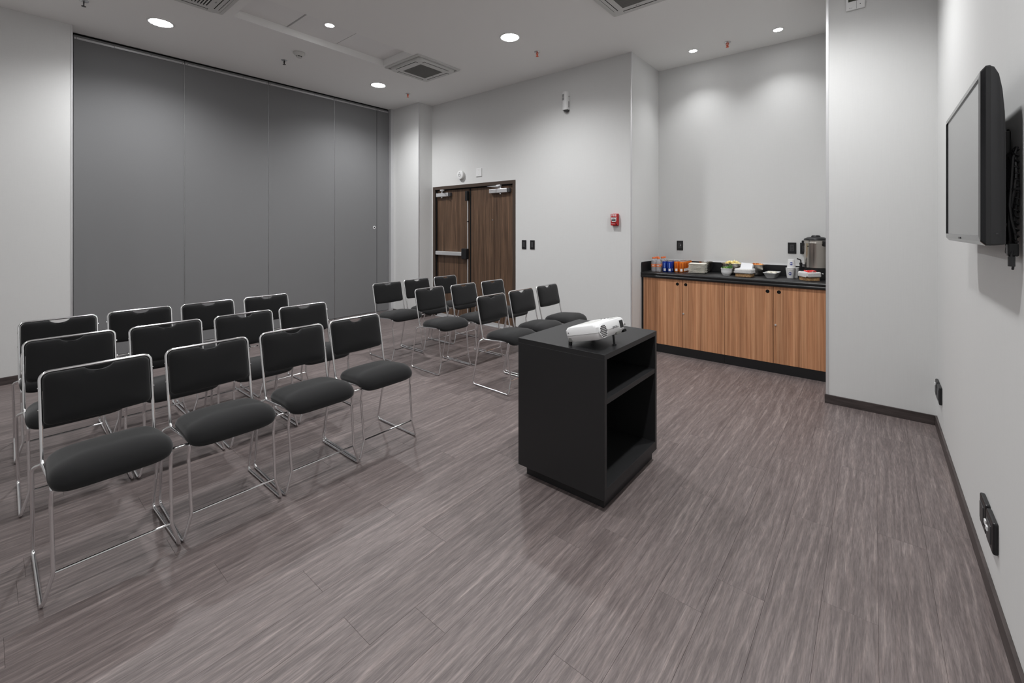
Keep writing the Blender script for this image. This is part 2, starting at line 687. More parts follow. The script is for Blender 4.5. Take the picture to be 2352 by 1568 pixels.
# ---- ceiling with a recess
RX0, RX1, RY0, RY1, RD = -4.61, -4.05, 1.49, 3.11, 0.075
bm = bmesh.new()
CX0, CX1, CY0, CY1 = XP - 0.35, XT + T, YB - T, YA + T
add_box(bm, CX0, RX0, CY0, CY1, ZC, ZC + 0.12)
add_box(bm, RX1, CX1, CY0, CY1, ZC, ZC + 0.12)
add_box(bm, RX0, RX1, CY0, RY0, ZC, ZC + 0.12)
add_box(bm, RX0, RX1, RY1, CY1, ZC, ZC + 0.12)
ceiling = struct('ceiling', bm, M['ceiling'])
for (y0, y1, dz) in ((RY0, 1.972, 0.0), (1.982, 2.499, 0.006), (2.509, RY1, 0.0)):
    obj('access_panel', box(RX0 + 0.001, RX1 - 0.001, y0 + 0.001, y1 - 0.001, ZC + RD - dz, ZC + 0.11, 0.001), M['recess'], ceiling)

# ================================================================== folding partition
part = thing('folding_partition', 'tall grey fabric folding partition wall of five panels at the left', 'partition', (XP, 2.4, 0))
seams = [0.582, 1.508, 2.432, 3.360, 4.082, 4.302]
for i in range(5):
    y0, y1 = seams[i] + 0.003, seams[i + 1] - 0.003
    p = obj('panel', box(-0.09, 0.0, y0 - 2.4, y1 - 2.4, 0.055, ZC - 0.02, 0.002), M['partition'], part)
    r = obj('top_rail', box(-0.002, 0.006, y0 - 2.4 + 0.004, y1 - 2.4 - 0.002, ZC - 0.062, ZC - 0.042, 0.001), M['alu'], p)
    obj('bottom_seal', box(-0.07, 0.004, y0 - 2.4, y1 - 2.4, 0.002, 0.05, 0.002), M['alu'], p)
    for s in (y0 + 0.02, y0 + (y1 - y0) / 3, y0 + (y1 - y0) * 2 / 3, y1 - 0.02):
        obj('screw', cyl((0.006, s - 2.4, ZC - 0.052), (1, 0, 0), 0.004, 0.002, 8), M['dgrey'], p)
    if i < 4:
        obj('edge_trim', box(-0.03, 0.0025, y1 - 2.4 + 0.0005, y1 - 2.4 + 0.0035, 0.055, ZC - 0.045), M['alu'] if i != 3 else M['dgrey'], p)
    if i == 3:
        obj('lock_ring', lathe([(0.012, 0), (0.024, 0.0), (0.024, 0.004), (0.013, 0.005), (0.012, 0.0)], 24), M['white'], p, True, (0.0, 4.034 - 2.4, 1.42), (0, PI / 2, 0))
        obj('lock_core', cyl((0, 4.034 - 2.4, 1.42), (1, 0, 0), 0.012, 0.003, 16), M['blackmatte'], p)
obj('ceiling_track', box(-0.10, -0.004, 0.57 - 2.4, 4.30 - 2.4, ZC - 0.02, ZC - 0.001), M['blackmatte'], part)

# ================================================================== double door
door = bpy.data.objects.new('door_1', None)
door.location = (0, 0, 0)
COL.objects.link(door)
tag(door, kind='structure')
bm = bmesh.new()
FW = 0.05
for (x0, x1, z0, z1) in ((DX0, DX0 + FW, 0, DZ), (DX1 - FW, DX1, 0, DZ), (DX0 + FW, DX1 - FW, DZ - FW, DZ)):
    add_box(bm, x0, x1, YD - 0.006, YD + 0.1, z0, z1, 0.002)
obj('door_frame', bm, M['frame'], door)
DS = -4.688
bm = bmesh.new()
for (x0, x1, z0, z1) in ((DX0 + FW, DX0 + FW + 0.014, 0, DZ - FW), (DX1 - FW - 0.014, DX1 - FW, 0, DZ - FW), (DX0 + FW, DX1 - FW, DZ - FW - 0.014, DZ - FW)):
    add_box(bm, x0, x1, YD + 0.02, YD + 0.036, z0, z1)
obj('door_stop', bm, M['blackmatte'], door)
obj('threshold', box(DX0 + FW, DX1 - FW, YD - 0.005, YD + 0.09, 0, 0.012, 0.003), M['trim'], door)
leafy = YD + 0.038
leaves = []
for (x0, x1) in ((DX0 + FW + 0.004, DS - 0.005), (DS + 0.005, DX1 - FW - 0.004)):
    lf = obj('door_leaf', box(x0, x1, leafy, leafy + 0.04, 0.014, DZ - FW - 0.004, 0.001), M['door'], door)
    leaves.append((lf, x0, x1))
    obj('kick_strip', box(x0 + 0.01, x1 - 0.01, leafy - 0.012, leafy, 0.014, 0.055, 0.002), M['trim'], lf)
# closers
for (lf, x0, x1), xa, xb, hinge in ((leaves[0], -5.40, -5.12, -5.28), (leaves[1], -4.25, -3.92, -4.05)):
    obj('closer_body', box(xa, xb, leafy - 0.05, leafy - 0.001, 1.905, 1.962, 0.004), M['trim'], lf)
    obj('closer_cover', box(xb, xb + 0.05, leafy - 0.045, leafy - 0.001, 1.907, 1.960, 0.003), M['dgrey'], lf)
    obj('closer_spindle', cyl((hinge, leafy - 0.03, 1.885), (0, 0, 1), 0.012, 0.105, 12), M['trim'], lf)
    sg = 1 if lf is leaves[0][0] else -1
    obj('closer_arm', tube([(hinge, leafy - 0.03, 1.985), (hinge + sg * 0.16, leafy - 0.13, 1.992), (hinge + sg * 0.02, leafy - 0.045, 2.004)], 0.008, 8), M['trim'], lf)
    obj('arm_bracket', box(hinge + sg * 0.02 - 0.035, hinge + sg * 0.02 + 0.035, leafy - 0.06, leafy - 0.02, 1.995, 2.014, 0.004), M['trim'], lf)
lf, x0, x1 = leaves[0]
obj('panic_bar', box(-5.40, -4.80, leafy - 0.065, leafy - 0.006, 0.985, 1.045, 0.01), M['trim'], lf)
obj('bar_end_cap', box(-5.415, -5.40, leafy - 0.06, leafy - 0.001, 0.99, 1.04, 0.004), M['black'], lf)
obj('bar_lock_case', box(-4.80, -4.70, leafy - 0.075, leafy - 0.001, 0.94, 1.10, 0.012), M['black'], lf)
obj('rod', cyl((-4.715, leafy - 0.014, 0.03), (0, 0, 1), 0.0085, 1.93, 12), M['trim'], lf)
obj('rod_guide', box(-4.728, -4.702, leafy - 0.028, leafy - 0.001, 1.50, 1.515, 0.003), M['black'], lf)
obj('top_latch', box(-4.74, -4.695, leafy - 0.05, leafy - 0.001, 1.82, 1.965, 0.006), M['black'], lf)
lf, x0, x1 = leaves[1]
obj('meeting_strip', box(DS + 0.0055, DS + 0.03, leafy - 0.004, leafy - 0.0005, 0.02, DZ - FW - 0.006), M['blackmatte'], lf)
obj('door_viewer', cyl((-4.222, leafy - 0.004, 1.525), (0, 1, 0), 0.009, 0.004, 12), M['chrome'], lf)

# ================================================================== downlights
def downlight(x, y, r, watt, label, group, seen=True, size=150):
    t = thing('ceiling_downlight', label, 'ceiling light', (x, y, ZC), group=group)
    obj('trim_ring', lathe([(r * 0.98, 0.0), (r * 1.16, 0.0), (r * 1.16, -0.003), (r * 1.05, -0.008), (r * 0.98, -0.006), (r * 0.98, 0.0)], 40), M['white'], t, True)
    obj('lens', lathe([(0, -0.012), (r * 0.5, -0.0105), (r * 0.85, -0.007), (r * 0.98, -0.002), (0, -0.001)], 40), M['lens'], t, True)
    ld = bpy.data.lights.new('bulb', 'SPOT')
    ld.energy = watt
    ld.color = (0.988, 0.994, 1.0)
    ld.spot_size = math.radians(size)
    ld.spot_blend = 0.9 if size > 140 else 1.0
    ld.shadow_soft_size = r * 0.75
    lo = bpy.data.objects.new('bulb', ld)
    lo.location = (0, 0, -0.02)
    link(lo, t)
    return t


BIGL = {(-5.283, 1.091): 'large round ceiling downlight nearest the left wall, above the grey partition',
        (-2.902, 3.474): 'large round ceiling downlight in the middle of the ceiling, right of the air unit',
        (-5.266, 3.476): 'large round ceiling downlight near the far end of the grey partition'}
for (x, y), lb in BIGL.items():
    downlight(x, y, 0.092, BIG_W, lb, 'large ceiling downlights')
for x, y, k, lb in ((-2.902, 1.091, 0.6, 'above the front row of chairs'), (-0.52, 3.474, 0.9, 'in front of the column'), (-0.52, 1.091, 0.95, 'beside the television'),
                    (-5.283, -1.29, 0.2, 'behind the camera by the left wall'), (-2.902, -1.29, 0.2, 'behind the camera, middle'), (-0.52, -1.29, 0.6, 'behind the camera by the screen wall')):
    downlight(x, y, 0.092, BIG_W * k, 'large round ceiling downlight outside the picture, ' + lb, 'large ceiling downlights near the camera')
downlight(-4.222, 2.225, 0.042, SMALL_W, 'small round downlight in the middle panel of the ceiling recess', 'small ceiling downlights')
bpy.context.view_layer.update()
downlight(-1.551, 5.036, 0.04, ALCOVE_W, 'small round downlight over the left half of the counter alcove', 'small ceiling downlights', size=112)
downlight(-0.736, 5.036, 0.04, ALCOVE_W, 'small round downlight over the right half of the counter alcove', 'small ceiling downlights', size=112)
# the one in the recess hangs from the recess panel
for o in COL.objects:
    if o.get('label', '').startswith('small round downlight in the middle panel'):
        o.location.z = ZC + RD - 0.006

# ================================================================== air cassettes
def cassette(x, y, label, slots=False):
    t = thing('air_conditioner_cassette', label, 'air conditioner', (x, y, ZC), group='ceiling air cassettes')
    o1 = rounded_rect(0.66, 0.66, 0.012, 2)
    o2 = rounded_rect(0.60, 0.60, 0.012, 2)
    obj('outer_frame', loft([[(a, b, 0.0) for a, b in o1], [(a, b, -0.012) for a, b in o1], [(a, b, -0.016) for a, b in o2], [(a, b, -0.002) for a, b in o2]]), M['acgrey'], t)
    p0 = rounded_rect(0.575, 0.575, 0.06, 6)
    p1 = rounded_rect(0.56, 0.56, 0.055, 6)
    obj('panel_body', loft([[(a, b, -0.004) for a, b in p0], [(a, b, -0.03) for a, b in p0], [(a, b, -0.04) for a, b in p1]]), M['acgrey'], t, True)
    if not slots:
        bm = box(-0.17, 0.17, -0.17, 0.17, -0.0412, -0.0395)
        obj('intake_grille', bm, M['grille'], t)
        bm = bmesh.new()
        for i in range(-7, 8):
            add_box(bm, i * 0.0225 - 0.0015, i * 0.0225 + 0.0015, -0.17, 0.17, -0.0425, -0.0405)
        for i in range(-7, 8):
            add_box(bm, -0.17, 0.17, i * 0.0225 - 0.0015, i * 0.0225 + 0.0015, -0.0425, -0.0405)
        obj('grille_mesh', bm, M['grille'], t)
    else:
        obj('intake_backing', box(-0.17, 0.17, -0.17, 0.17, -0.0408, -0.0395), M['blackmatte'], t)
        for i in range(-8, 9):
            obj('grille_slat', box(-0.17, 0.17, i * 0.021 - 0.005, i * 0.021 + 0.005, -0.046, -0.0405), M['acgrey'], t)
    for k in range(4):
        R = Matrix.Rotation(k * PI / 2, 4, 'Z')
        bm = box(-0.19, 0.19, 0.222, 0.262, -0.0408, -0.0392)
        bmesh.ops.transform(bm, matrix=R, verts=bm.verts)
        obj('air_slot', bm, M['blackmatte'], t)
        bm = box(-0.186, 0.186, 0.227, 0.256, -0.0445, -0.041, 0.002)
        bmesh.ops.transform(bm, matrix=R, verts=bm.verts)
        obj('louver', bm, M['acgrey'], t)
    # maker's mark on the edge that faces the far wall side
    bm = cyl((0.055, -0.198, -0.0408), (0, 0, -1), 0.007, 0.0008, 16)
    bmesh.ops.rotate(bm, verts=bm.verts, cent=(0, 0, 0), matrix=Matrix.Rotation(PI, 3, 'Z'))
    obj('logo_disc', bm, M['grey_print'], t)
    text('logo_letters', 'LG', 0.016, M['grey_print'], t, (-0.036, 0.198, -0.0412), (PI, 0, 0))
    return t


cassette(-4.298, 3.468, 'square white ceiling air cassette with dark grille at the end of the recess')
cassette(-1.535, 3.42, 'square white ceiling air cassette cut by the top edge, right of centre')
cassette(-4.305, 1.078, 'square ceiling air cassette with slatted grille cut by the top edge, at the left', True)

# ================================================================== sprinklers, detector
def sprinkler(x, y, label, red=True):
    t = thing('fire_sprinkler', label, 'sprinkler', (x, y, ZC), group='ceiling sprinklers')
    obj('escutcheon', lathe([(0, 0), (0.034, 0), (0.034, -0.004), (0.02, -0.010), (0, -0.010)], 20), M['alu'], t, True)
    bm = bmesh.new()
    for s in (-1, 1):
        add_tube(bm, [(s * 0.008, 0, -0.008), (s * 0.014, 0, -0.024), (0, 0, -0.045)], 0.0035, 6)
    add_cyl(bm, (0, 0, -0.052), (0, 0, 1), 0.016, 0.003, 12)
    obj('yoke', bm, M['orangered'] if red else M['dgrey'], t)
    obj('bulb_glass', cyl((0, 0, -0.044), (0, 0, 1), 0.004, 0.036, 8), M['glassred'] if red else M['dgrey'], t)


sprinkler(-5.342, 2.26, 'dark ceiling sprinkler head beside the smoke detector', False)
sprinkler(-2.908, 3.96, 'ceiling sprinkler with red bulb between the middle downlight and far wall')
sprinkler(-5.271, 3.977, 'ceiling sprinkler with red bulb near the pilaster corner')
sprinkler(-1.201, 5.045, 'ceiling sprinkler with red bulb between the two alcove downlights')
sprinkler(-5.29, 0.56, 'dark ceiling sprinkler head at the top edge above the left wall end', False)
t = thing('smoke_detector', 'white round smoke detector on the ceiling beside a sprinkler', 'smoke detector', (-4.988, 2.271, ZC))
obj('base_ring', lathe([(0, 0), (0.062, 0), (0.064, -0.012), (0.055, -0.016), (0, -0.016)], 32), M['offwhite'], t, True)
obj('dome', lathe([(0.055, -0.014), (0.052, -0.026), (0.034, -0.040), (0.030, -0.042)], 32), M['offwhite'], t, True)
obj('sensor_slots', lathe([(0.030, -0.041), (0.029, -0.052), (0, -0.052)], 32), M['blackmatte'], t)
obj('cap', lathe([(0, -0.058), (0.026, -0.057), (0.031, -0.052), (0, -0.0515)], 32), M['offwhite'], t, True)
for k in range(6):
    a = k * PI / 3
    obj('sensor_rib', cyl((0.029 * math.cos(a), 0.029 * math.sin(a), -0.053), (0, 0, 1), 0.003, 0.014, 6), M['offwhite'], t)

# ================================================================== devices on the far wall
# local frame: x along wall, y out of the wall is -Y
t = thing('emergency_sounder', 'white round wall sounder above the double door', 'alarm', (-4.815, YD, 2.21))
obj('back_box', lathe([(0, 0), (0.066, 0), (0.066, 0.035), (0, 0.035)], 36), M['offwhite'], t, True, rot=(PI / 2, 0, 0))
obj('front_cover', lathe([(0.066, 0.035), (0.064, 0.045), (0.05, 0.050), (0.03, 0.051), (0, 0.051)], 36), M['white'], t, True, rot=(PI / 2, 0, 0))
bm = bmesh.new()
for k in range(4):
    a0 = k * PI / 2 + 0.2
    pts = [(0.018 * math.cos(a0 + j * 0.22), -0.0515, 0.018 * math.sin(a0 + j * 0.22) - 0.004) for j in range(6)]
    add_tube(bm, pts, 0.0045, 6)
obj('sound_slot', bm, M['grey_print'], t)
obj('indicator', box(-0.008, 0.002, -0.0525, -0.050, 0.030, 0.040), M['grille'], t)
t = thing('blank_wall_plate', 'white blank wall plate above the double door', 'wall plate', (-4.455, YD, 2.222))
obj('plate', box(-0.055, 0.055, -0.012, 0.0, -0.06, 0.06, 0.004), M['white'], t)
for zz in (0.035, -0.03):
    obj('screw', cyl((0, -0.0135, zz), (0, 1, 0), 0.005, 0.003, 10), M['offwhite'], t)

for i, x in enumerate((-3.617, -3.478)):
    t = thing('light_switch', ('black light switch plate nearest the double door' if i == 0 else 'black light switch plate, the one farther from the double door'), 'light switch', (x, YD, 1.187), group='black switches by the door')
    obj('plate', box(-0.037, 0.037, -0.008, 0, -0.06, 0.06, 0.003), M['black'], t)
    obj('rocker', box(-0.017, 0.017, -0.012, -0.006, -0.034, 0.034, 0.002), M['dgrey'], t)

t = thing('fire_alarm_pull_station', 'red fire alarm pull station with white lettering on the grey wall', 'fire alarm', (-2.285, YD, 1.502))
obj('housing', box(-0.043, 0.043, -0.045, 0, -0.066, 0.066, 0.006), M['red'], t)
obj('back_plate', box(-0.036, 0.036, -0.006, 0, -0.072, 0.07, 0.001), M['red'], t)
text('fire_lettering', 'FIRE', 0.036, M['white_print'], t, (0, -0.0456, 0.048), (PI / 2, 0, 0))
obj('pull_handle', loft([[(-0.032, -0.046, 0.028), (0.032, -0.046, 0.028), (0.028, -0.046, -0.014), (0.022, -0.046, -0.026), (-0.022, -0.046, -0.026), (-0.028, -0.046, -0.014)],
                         [(-0.030, -0.054, 0.026), (0.030, -0.054, 0.026), (0.026, -0.054, -0.012), (0.020, -0.054, -0.023), (-0.020, -0.054, -0.023), (-0.026, -0.054, -0.012)]]), M['white'], t)
obj('handle_inset', box(-0.024, 0.024, -0.0555, -0.0535, -0.012, 0.004), M['black'], t)
text('pull_lettering', 'PULL', 0.014, M['black'], t, (0, -0.0545, 0.014), (PI / 2, 0, 0))
obj('handle_top_band', box(-0.027, 0.027, -0.0552, -0.0535, 0.0205, 0.0255), M['black'], t)
text('small_lettering', 'PUSH IN', 0.010, M['white_print'], t, (-0.012, -0.0456, -0.046), (PI / 2, 0, 0))
obj('key_lock', cyl((0.028, -0.047, -0.052), (0, 1, 0), 0.008, 0.003, 14), M['black'], t)

t = thing('wall_dispenser', 'small white upright dispenser high on the grey wall near the ceiling', 'air freshener', (-2.945, YD, 2.98))
hw, hh = 0.042, 0.112


def halfround(z, k=1.0):
    pts = [(-hw * k, 0.0, z), (-hw * k, -0.03, z)]
    for j in range(1, 8):
        a = PI - PI * j / 8
        pts.append((hw * k * math.cos(a), -0.03 - 0.03 * math.sin(a), z))
    pts += [(hw * k, -0.03, z), (hw * k, 0.0, z)]
    return pts


obj('body', loft([halfround(-hh), halfround(hh - 0.02), halfround(hh - 0.004, 0.93), halfround(hh, 0.8)]), M['white'], t, True)
for z0 in (0.048, 0.008):
    obj('grille_window', box(-0.031, -0.002, -0.0625, -0.05, z0, z0 + 0.032, 0.001), M['lightgrille'], t)
obj('side_slot', box(0.040, 0.0435, -0.03, -0.016, -0.085, -0.01), M['grey_print'], t)
obj('side_button', cyl((0.041, -0.02, 0.05), (1, 0, 0), 0.006, 0.002, 10), M['blackmatte'], t)
bm = bmesh.new()
add_extrude(bm, [(0.030 * math.cos(a * PI / 10 + PI), 0.026 * math.sin(a * PI / 10 + PI)) for a in range(11)], -0.045, -0.005, lambda u, v, d: (u + 0.008, d, v - hh))
obj('lower_foot', bm, M['dgrey'], t)

# alcove outlets
def outlet(x, z, w, label, ypos=YA, usb=False):
    t = thing('wall_outlet', label, 'outlet', (x, ypos, z), group='black outlets over the counter')
    obj('plate', box(-w / 2, w / 2, -0.008, 0, -0.058, 0.058, 0.003), M['black'], t)
    obj('insert', box(-0.019, 0.019, -0.011, -0.007, -0.034, 0.034, 0.002), M['dgrey'], t)
    bm = bmesh.new()
    for zz in (0.016, -0.016):
        for sx in (-0.006, 0.006):
            add_box(bm, sx - 0.001, sx + 0.001, -0.0115, -0.0108, zz - 0.004, zz + 0.004)
        add_cyl(bm, (0, -0.0115, zz - 0.009), (0, 1, 0), 0.002, 0.0008, 8)
    obj('socket_slots', bm, M['blackmatte'], t)
    if usb:
        obj('white_port', box(0.010, 0.014, -0.0125, -0.0105, -0.004, 0.014), M['white_print'], t)


outlet(-1.826, 1.194, 0.074, 'black wall plate with a small white port at the left of the alcove', usb=True)
outlet(-0.665, 1.196, 0.076, 'black double outlet left of the coffee urn')
outlet(-0.556, 1.196, 0.076, 'black outlet half hidden behind the coffee urn')

# thermostat on the column
t = thing('thermostat_controller', 'white air conditioning wall controller at the top of the column', 'thermostat', (-0.112, YC, 3.165))
obj('body', box(-0.058, 0.058, -0.018, 0, -0.062, 0.062, 0.003), M['white'], t)
obj('display', box(-0.044, 0.044, -0.0192, -0.0175, 0.002, 0.052, 0.001), M['lcd'], t)
obj('flap_seam', box(0.006, 0.008, -0.0186, -0.0178, -0.060, -0.004), M['grey_print'], t)
obj('button', cyl((0.030, -0.0192, -0.030), (0, 1, 0), 0.003, 0.0015, 10), M['black'], t)
obj('logo_disc', cyl((-0.034, -0.0187, -0.048), (0, 1, 0), 0.003, 0.0008, 12), M['grey_print'], t)
text('logo_letters', 'LG', 0.008, M['grey_print'], t, (-0.024, -0.0184, -0.048), (PI / 2, 0, 0))

# outlets low on the screen wall (two-gang with one white connector pair)
def floor_outlet(yc, zc, label, dots, w=0.24):
    t = thing('wall_socket', label, 'outlet', (XT, yc, zc), group='black sockets low on the screen wall')
    # local: x out of wall is -X
    obj('far_plate', box(-0.016, 0, 0.012, w / 2, -0.058, 0.058, 0.006), M['black'], t)
    obj('near_plate', box(-0.016, 0, -w / 2, -0.004, -0.058, 0.058, 0.006), M['black'], t)
    obj('far_module', box(-0.0195, -0.014, 0.035, w / 2 - 0.022, -0.034, 0.034, 0.003), M['dgrey'], t)
    obj('near_module', box(-0.0195, -0.014, -w / 2 + 0.022, -0.03, -0.034, 0.034, 0.003), M['dgrey'], t)
    for dy, dz in dots:
        obj('white_port', box(-0.024, -0.018, dy - 0.010, dy + 0.010, dz - 0.008, dz + 0.008, 0.001), M['white'], t)


floor_outlet(2.455, 0.276, 'black double socket with two white ports low on the screen wall, nearest the camera', ((-0.03, 0.012), (-0.062, 0.006)), 0.25)
floor_outlet(4.14, 0.293, 'small black socket low on the screen wall beside the far corner', ((0.06, 0.035),), 0.24)

# ================================================================== television
TX = 0.252
TY0, TY1, TZ0, TZ1 = 1.945, 2.80, 1.348, 1.897
t = thing('television', 'flat black television mounted sideways-on to the view on the right wall', 'television', (TX, (TY0 + TY1) / 2, (TZ0 + TZ1) / 2))
HW, HH = (TY1 - TY0) / 2, (TZ1 - TZ0) / 2


def tv_ring(x, k, r=0.012, dz=0.0):
    return [(x, a, b + dz) for a, b in rounded_rect(2 * HW * k if k > 0 else 0.01, 2 * (HH - (1 - k) * HW), r, 3)]


def tv_rect(x, iy, iz0, iz1, r=0.006):
    w, h = 2 * HW - 2 * iy, 2 * HH - iz0 - iz1
    return [(x, a, b + (iz0 - iz1) / 2) for a, b in rounded_rect(w, h, r, 3)]


# bezel: frame around the glass, chamfered edges
rings = [tv_rect(0.004, 0.030, 0.030, 0.030), tv_rect(-0.002, 0.030, 0.030, 0.030), tv_rect(0.0, 0.012, 0.012, 0.012), tv_rect(0.010, 0.0, 0.0, 0.0), tv_rect(0.020, 0.0, 0.0, 0.0)]
obj('bezel', loft(rings, cap0=False, cap1=False), M['tvgloss'], t)
obj('screen', box(0.002, 0.006, -HW + 0.028, HW - 0.028, -HH + 0.028, HH - 0.028), M['screen'], t)
rings = [tv_rect(0.018, 0.0005, 0.0005, 0.0005), tv_rect(0.028, 0.002, 0.001, 0.006), tv_rect(0.038, 0.003, 0.002, 0.030), tv_rect(0.045, 0.005, 0.003, 0.075), tv_rect(0.050, 0.008, 0.004, 0.14), tv_rect(0.053, 0.012, 0.006, 0.23)]
obj('back_shell', loft(rings), M['tvbody'], t, True)
obj('side_mark', box(0.030, 0.036, -HW - 0.0002, -HW + 0.004, -HH + 0.035, -HH + 0.04), M['dgrey'], t)
# badge under the glass
obj('badge', box(-0.0025, -0.001, -0.02, 0.02, -HH + 0.014, -HH + 0.02), M['dgrey'], t)
mt = thing('television_wall_mount', 'black steel wall bracket behind the television', 'tv bracket', (XT, 2.22, 1.60))
obj('wall_plate', box(-0.006, 0, -0.05, 0.30, -0.10, 0.13, 0.002), M['black'], mt)
obj('rail', box(-0.036, -0.012, -0.145, -0.115, -0.16, 0.11, 0.003), M['black'], mt)
obj('cross_bar', box(-0.030, -0.006, -0.12, 0.28, 0.0, 0.03, 0.002), M['black'], mt)
obj('rail', box(-0.036, -0.006, 0.24, 0.28, -0.16, 0.12, 0.003), M['black'], mt)
cb = thing('cable_bundle', 'coiled bundle of black cables hanging behind the television', 'cables', (XT - 0.019, 2.03, 1.50))
rr = random.Random(3)
for k in range(5):
    pts = []
    ph = k * 1.3
    for j in range(19):
        a = j / 18.0 * 2 * PI
        pts.append((0.008 * math.cos(a * 2 + ph) + 0.002 * math.cos(5 * a), 0.022 * math.sin(a) + 0.005 * k - 0.012, 0.15 * math.cos(a) - 0.01 * k + 0.004 * math.sin(5 * a + ph)))
    obj('cable_loop', tube(pts, 0.0038, 6, closed=False), M['black'], cb, True)
pts = [(0.006 + 0.006 * math.cos(a * 1.1), -0.022 + 0.008 * math.sin(a * 1.1), 0.14 - a * 0.0033) for a in range(0, 86)]
obj('spiral_cable', tube(pts, 0.0025, 5), M['black'], cb, True)
obj('cable_tie', tube([(0.014 * math.cos(a * PI / 6), 0.03 * math.sin(a * PI / 6) - 0.008, 0.02) for a in range(12)], 0.0025, 6, closed=True), M['black'], cb, True)
obj('plug', box(-0.012, 0.012, -0.030, -0.006, -0.185, -0.145, 0.004), M['black'], cb)
obj('hanging_end', tube([(0, -0.02, -0.15), (-0.005, -0.035, -0.185), (0.0, -0.025, -0.215), (0, -0.02, -0.225)], 0.003, 6), M['black'], cb, True)
obj('ferrite', cyl((-0.004, -0.03, -0.215), (0, 0, 1), 0.008, 0.03, 12), M['dgrey'], cb, True)

# ================================================================== projector cart
X0, X1, Y0, Y1 = -1.560, -1.018, 1.943, 2.610
Z0, Z1 = 0.062, 0.780
cart = thing('projector_cart', 'black open-shelved cart on a recessed plinth, carrying the projector', 'cart', ((X0 + X1) / 2, (Y0 + Y1) / 2, 0))
ox, oy = (X0 + X1) / 2, (Y0 + Y1) / 2


def cbox(n, x0, x1, y0, y1, z0, z1, m='blackcart', bv=0.0005):
    return obj(n, box(x0 - ox, x1 - ox, y0 - oy, y1 - oy, z0, z1, bv, 1), M[m], cart)


cbox('top', X0, X1, Y0, Y1, Z1 - 0.027, Z1)
cbox('side_panel', X0, X1, Y0, Y0 + 0.024, Z0, Z1 - 0.027)
cbox('side_panel', X0, X1, Y1 - 0.024, Y1, Z0, Z1 - 0.027)
cbox('back_panel', X0, X0 + 0.018, Y0 + 0.024, Y1 - 0.024, Z0, Z1 - 0.027)
cbox('shelf', X0 + 0.018, X1 - 0.002, Y0 + 0.024, Y1 - 0.024, 0.529, 0.556)
cbox('bottom_panel', X0 + 0.018, X1, Y0 + 0.024, Y1 - 0.024, Z0, 0.115)
cbox('plinth', X0 + 0.03, X1 - 0.025, Y0 + 0.04, Y1 - 0.01, 0, Z0)

# ---- projector
pj = thing('projector', 'white portable projector tilted up on its front foot on the black cart', 'projector', (-1.158, 2.11, Z1), (0, 0, math.radians(-2)))
tilt = math.radians(-14)
RT = Matrix.Translation((0, 0, 0.077)) @ Matrix.Rotation(tilt, 4, 'Y')
pw, pd, ph = 0.292, 0.215, 0.078


def pbody(k, z, r=0.028):
    return [(a, b, z) for a, b in rounded_rect(pd - 2 * k, pw - 2 * k, r, 5)]


def pobj(n, bm, m, smooth=False, parent=pj, angle=40):
    bmesh.ops.transform(bm, matrix=RT, verts=bm.verts)
    return obj(n, bm, M[m], parent, smooth, angle=angle)


pobj('lower_case', loft([pbody(0.016, -ph / 2), pbody(0.006, -ph / 2 + 0.012), pbody(0.002, -0.004)]), 'white', True)
uc = pobj('upper_case', loft([pbody(0.0022, -0.0035), pbody(0.002, ph / 2 - 0.016), pbody(0.010, ph / 2 - 0.003), pbody(0.02, ph / 2)]), 'white', True)
pobj('case_seam', loft([pbody(0.0015, -0.0045), pbody(0.0015, -0.0030)]), 'grille')
xf = pd / 2
# vent grille at the near end of the front face, with holes as dark pits
bm = bmesh.new()
vc, vz, vr = -0.100, -0.002, 0.033
oct_ = [(vc + vr * 1.15 * math.cos(a * PI / 12), vz + vr * math.sin(a * PI / 12)) for a in range(24)]
add_extrude(bm, oct_, xf - 0.004, xf + 0.0012, lambda u, v, d: (d, u, v))
pobj('vent_frame', bm, 'white')
bm = bmesh.new()
for i in range(-4, 5):
    for j in range(-3, 4):
        u, v = vc + i * 0.0083, vz + j * 0.0083
        if ((u - vc) / (vr * 1.1)) ** 2 + ((v - vz) / vr) ** 2 < 0.88:
            add_box(bm, xf + 0.0008, xf + 0.0018, u - 0.0030, u + 0.0030, v - 0.0030, v + 0.0030)
pobj('vent_holes', bm, 'blackmatte')
pobj('lens_recess', box(xf - 0.004, xf + 0.0012, 0.066, 0.112, -0.020, 0.028, 0.002), 'white')
pobj('lens_window', box(xf, xf + 0.0018, 0.070, 0.108, -0.016, 0.024, 0.002), 'tvgloss')
pobj('lens_barrel', cyl((xf - 0.001, 0.089, 0.003), (1, 0, 0), 0.015, 0.0035, 24), 'black')
pobj('front_sensor', box(xf, xf + 0.0015, 0.122, 0.130, -0.008, 0.0), 'grille')
lw = text('maker_lettering', 'EPSON', 0.017, M['grey_print'], pj, (0, 0, 0), (0, 0, 0))
lw.matrix_local = RT @ Matrix.Translation((xf - 0.001, 0.022, -0.002)) @ Euler((PI / 2, 0, PI / 2)).to_matrix().to_4x4()
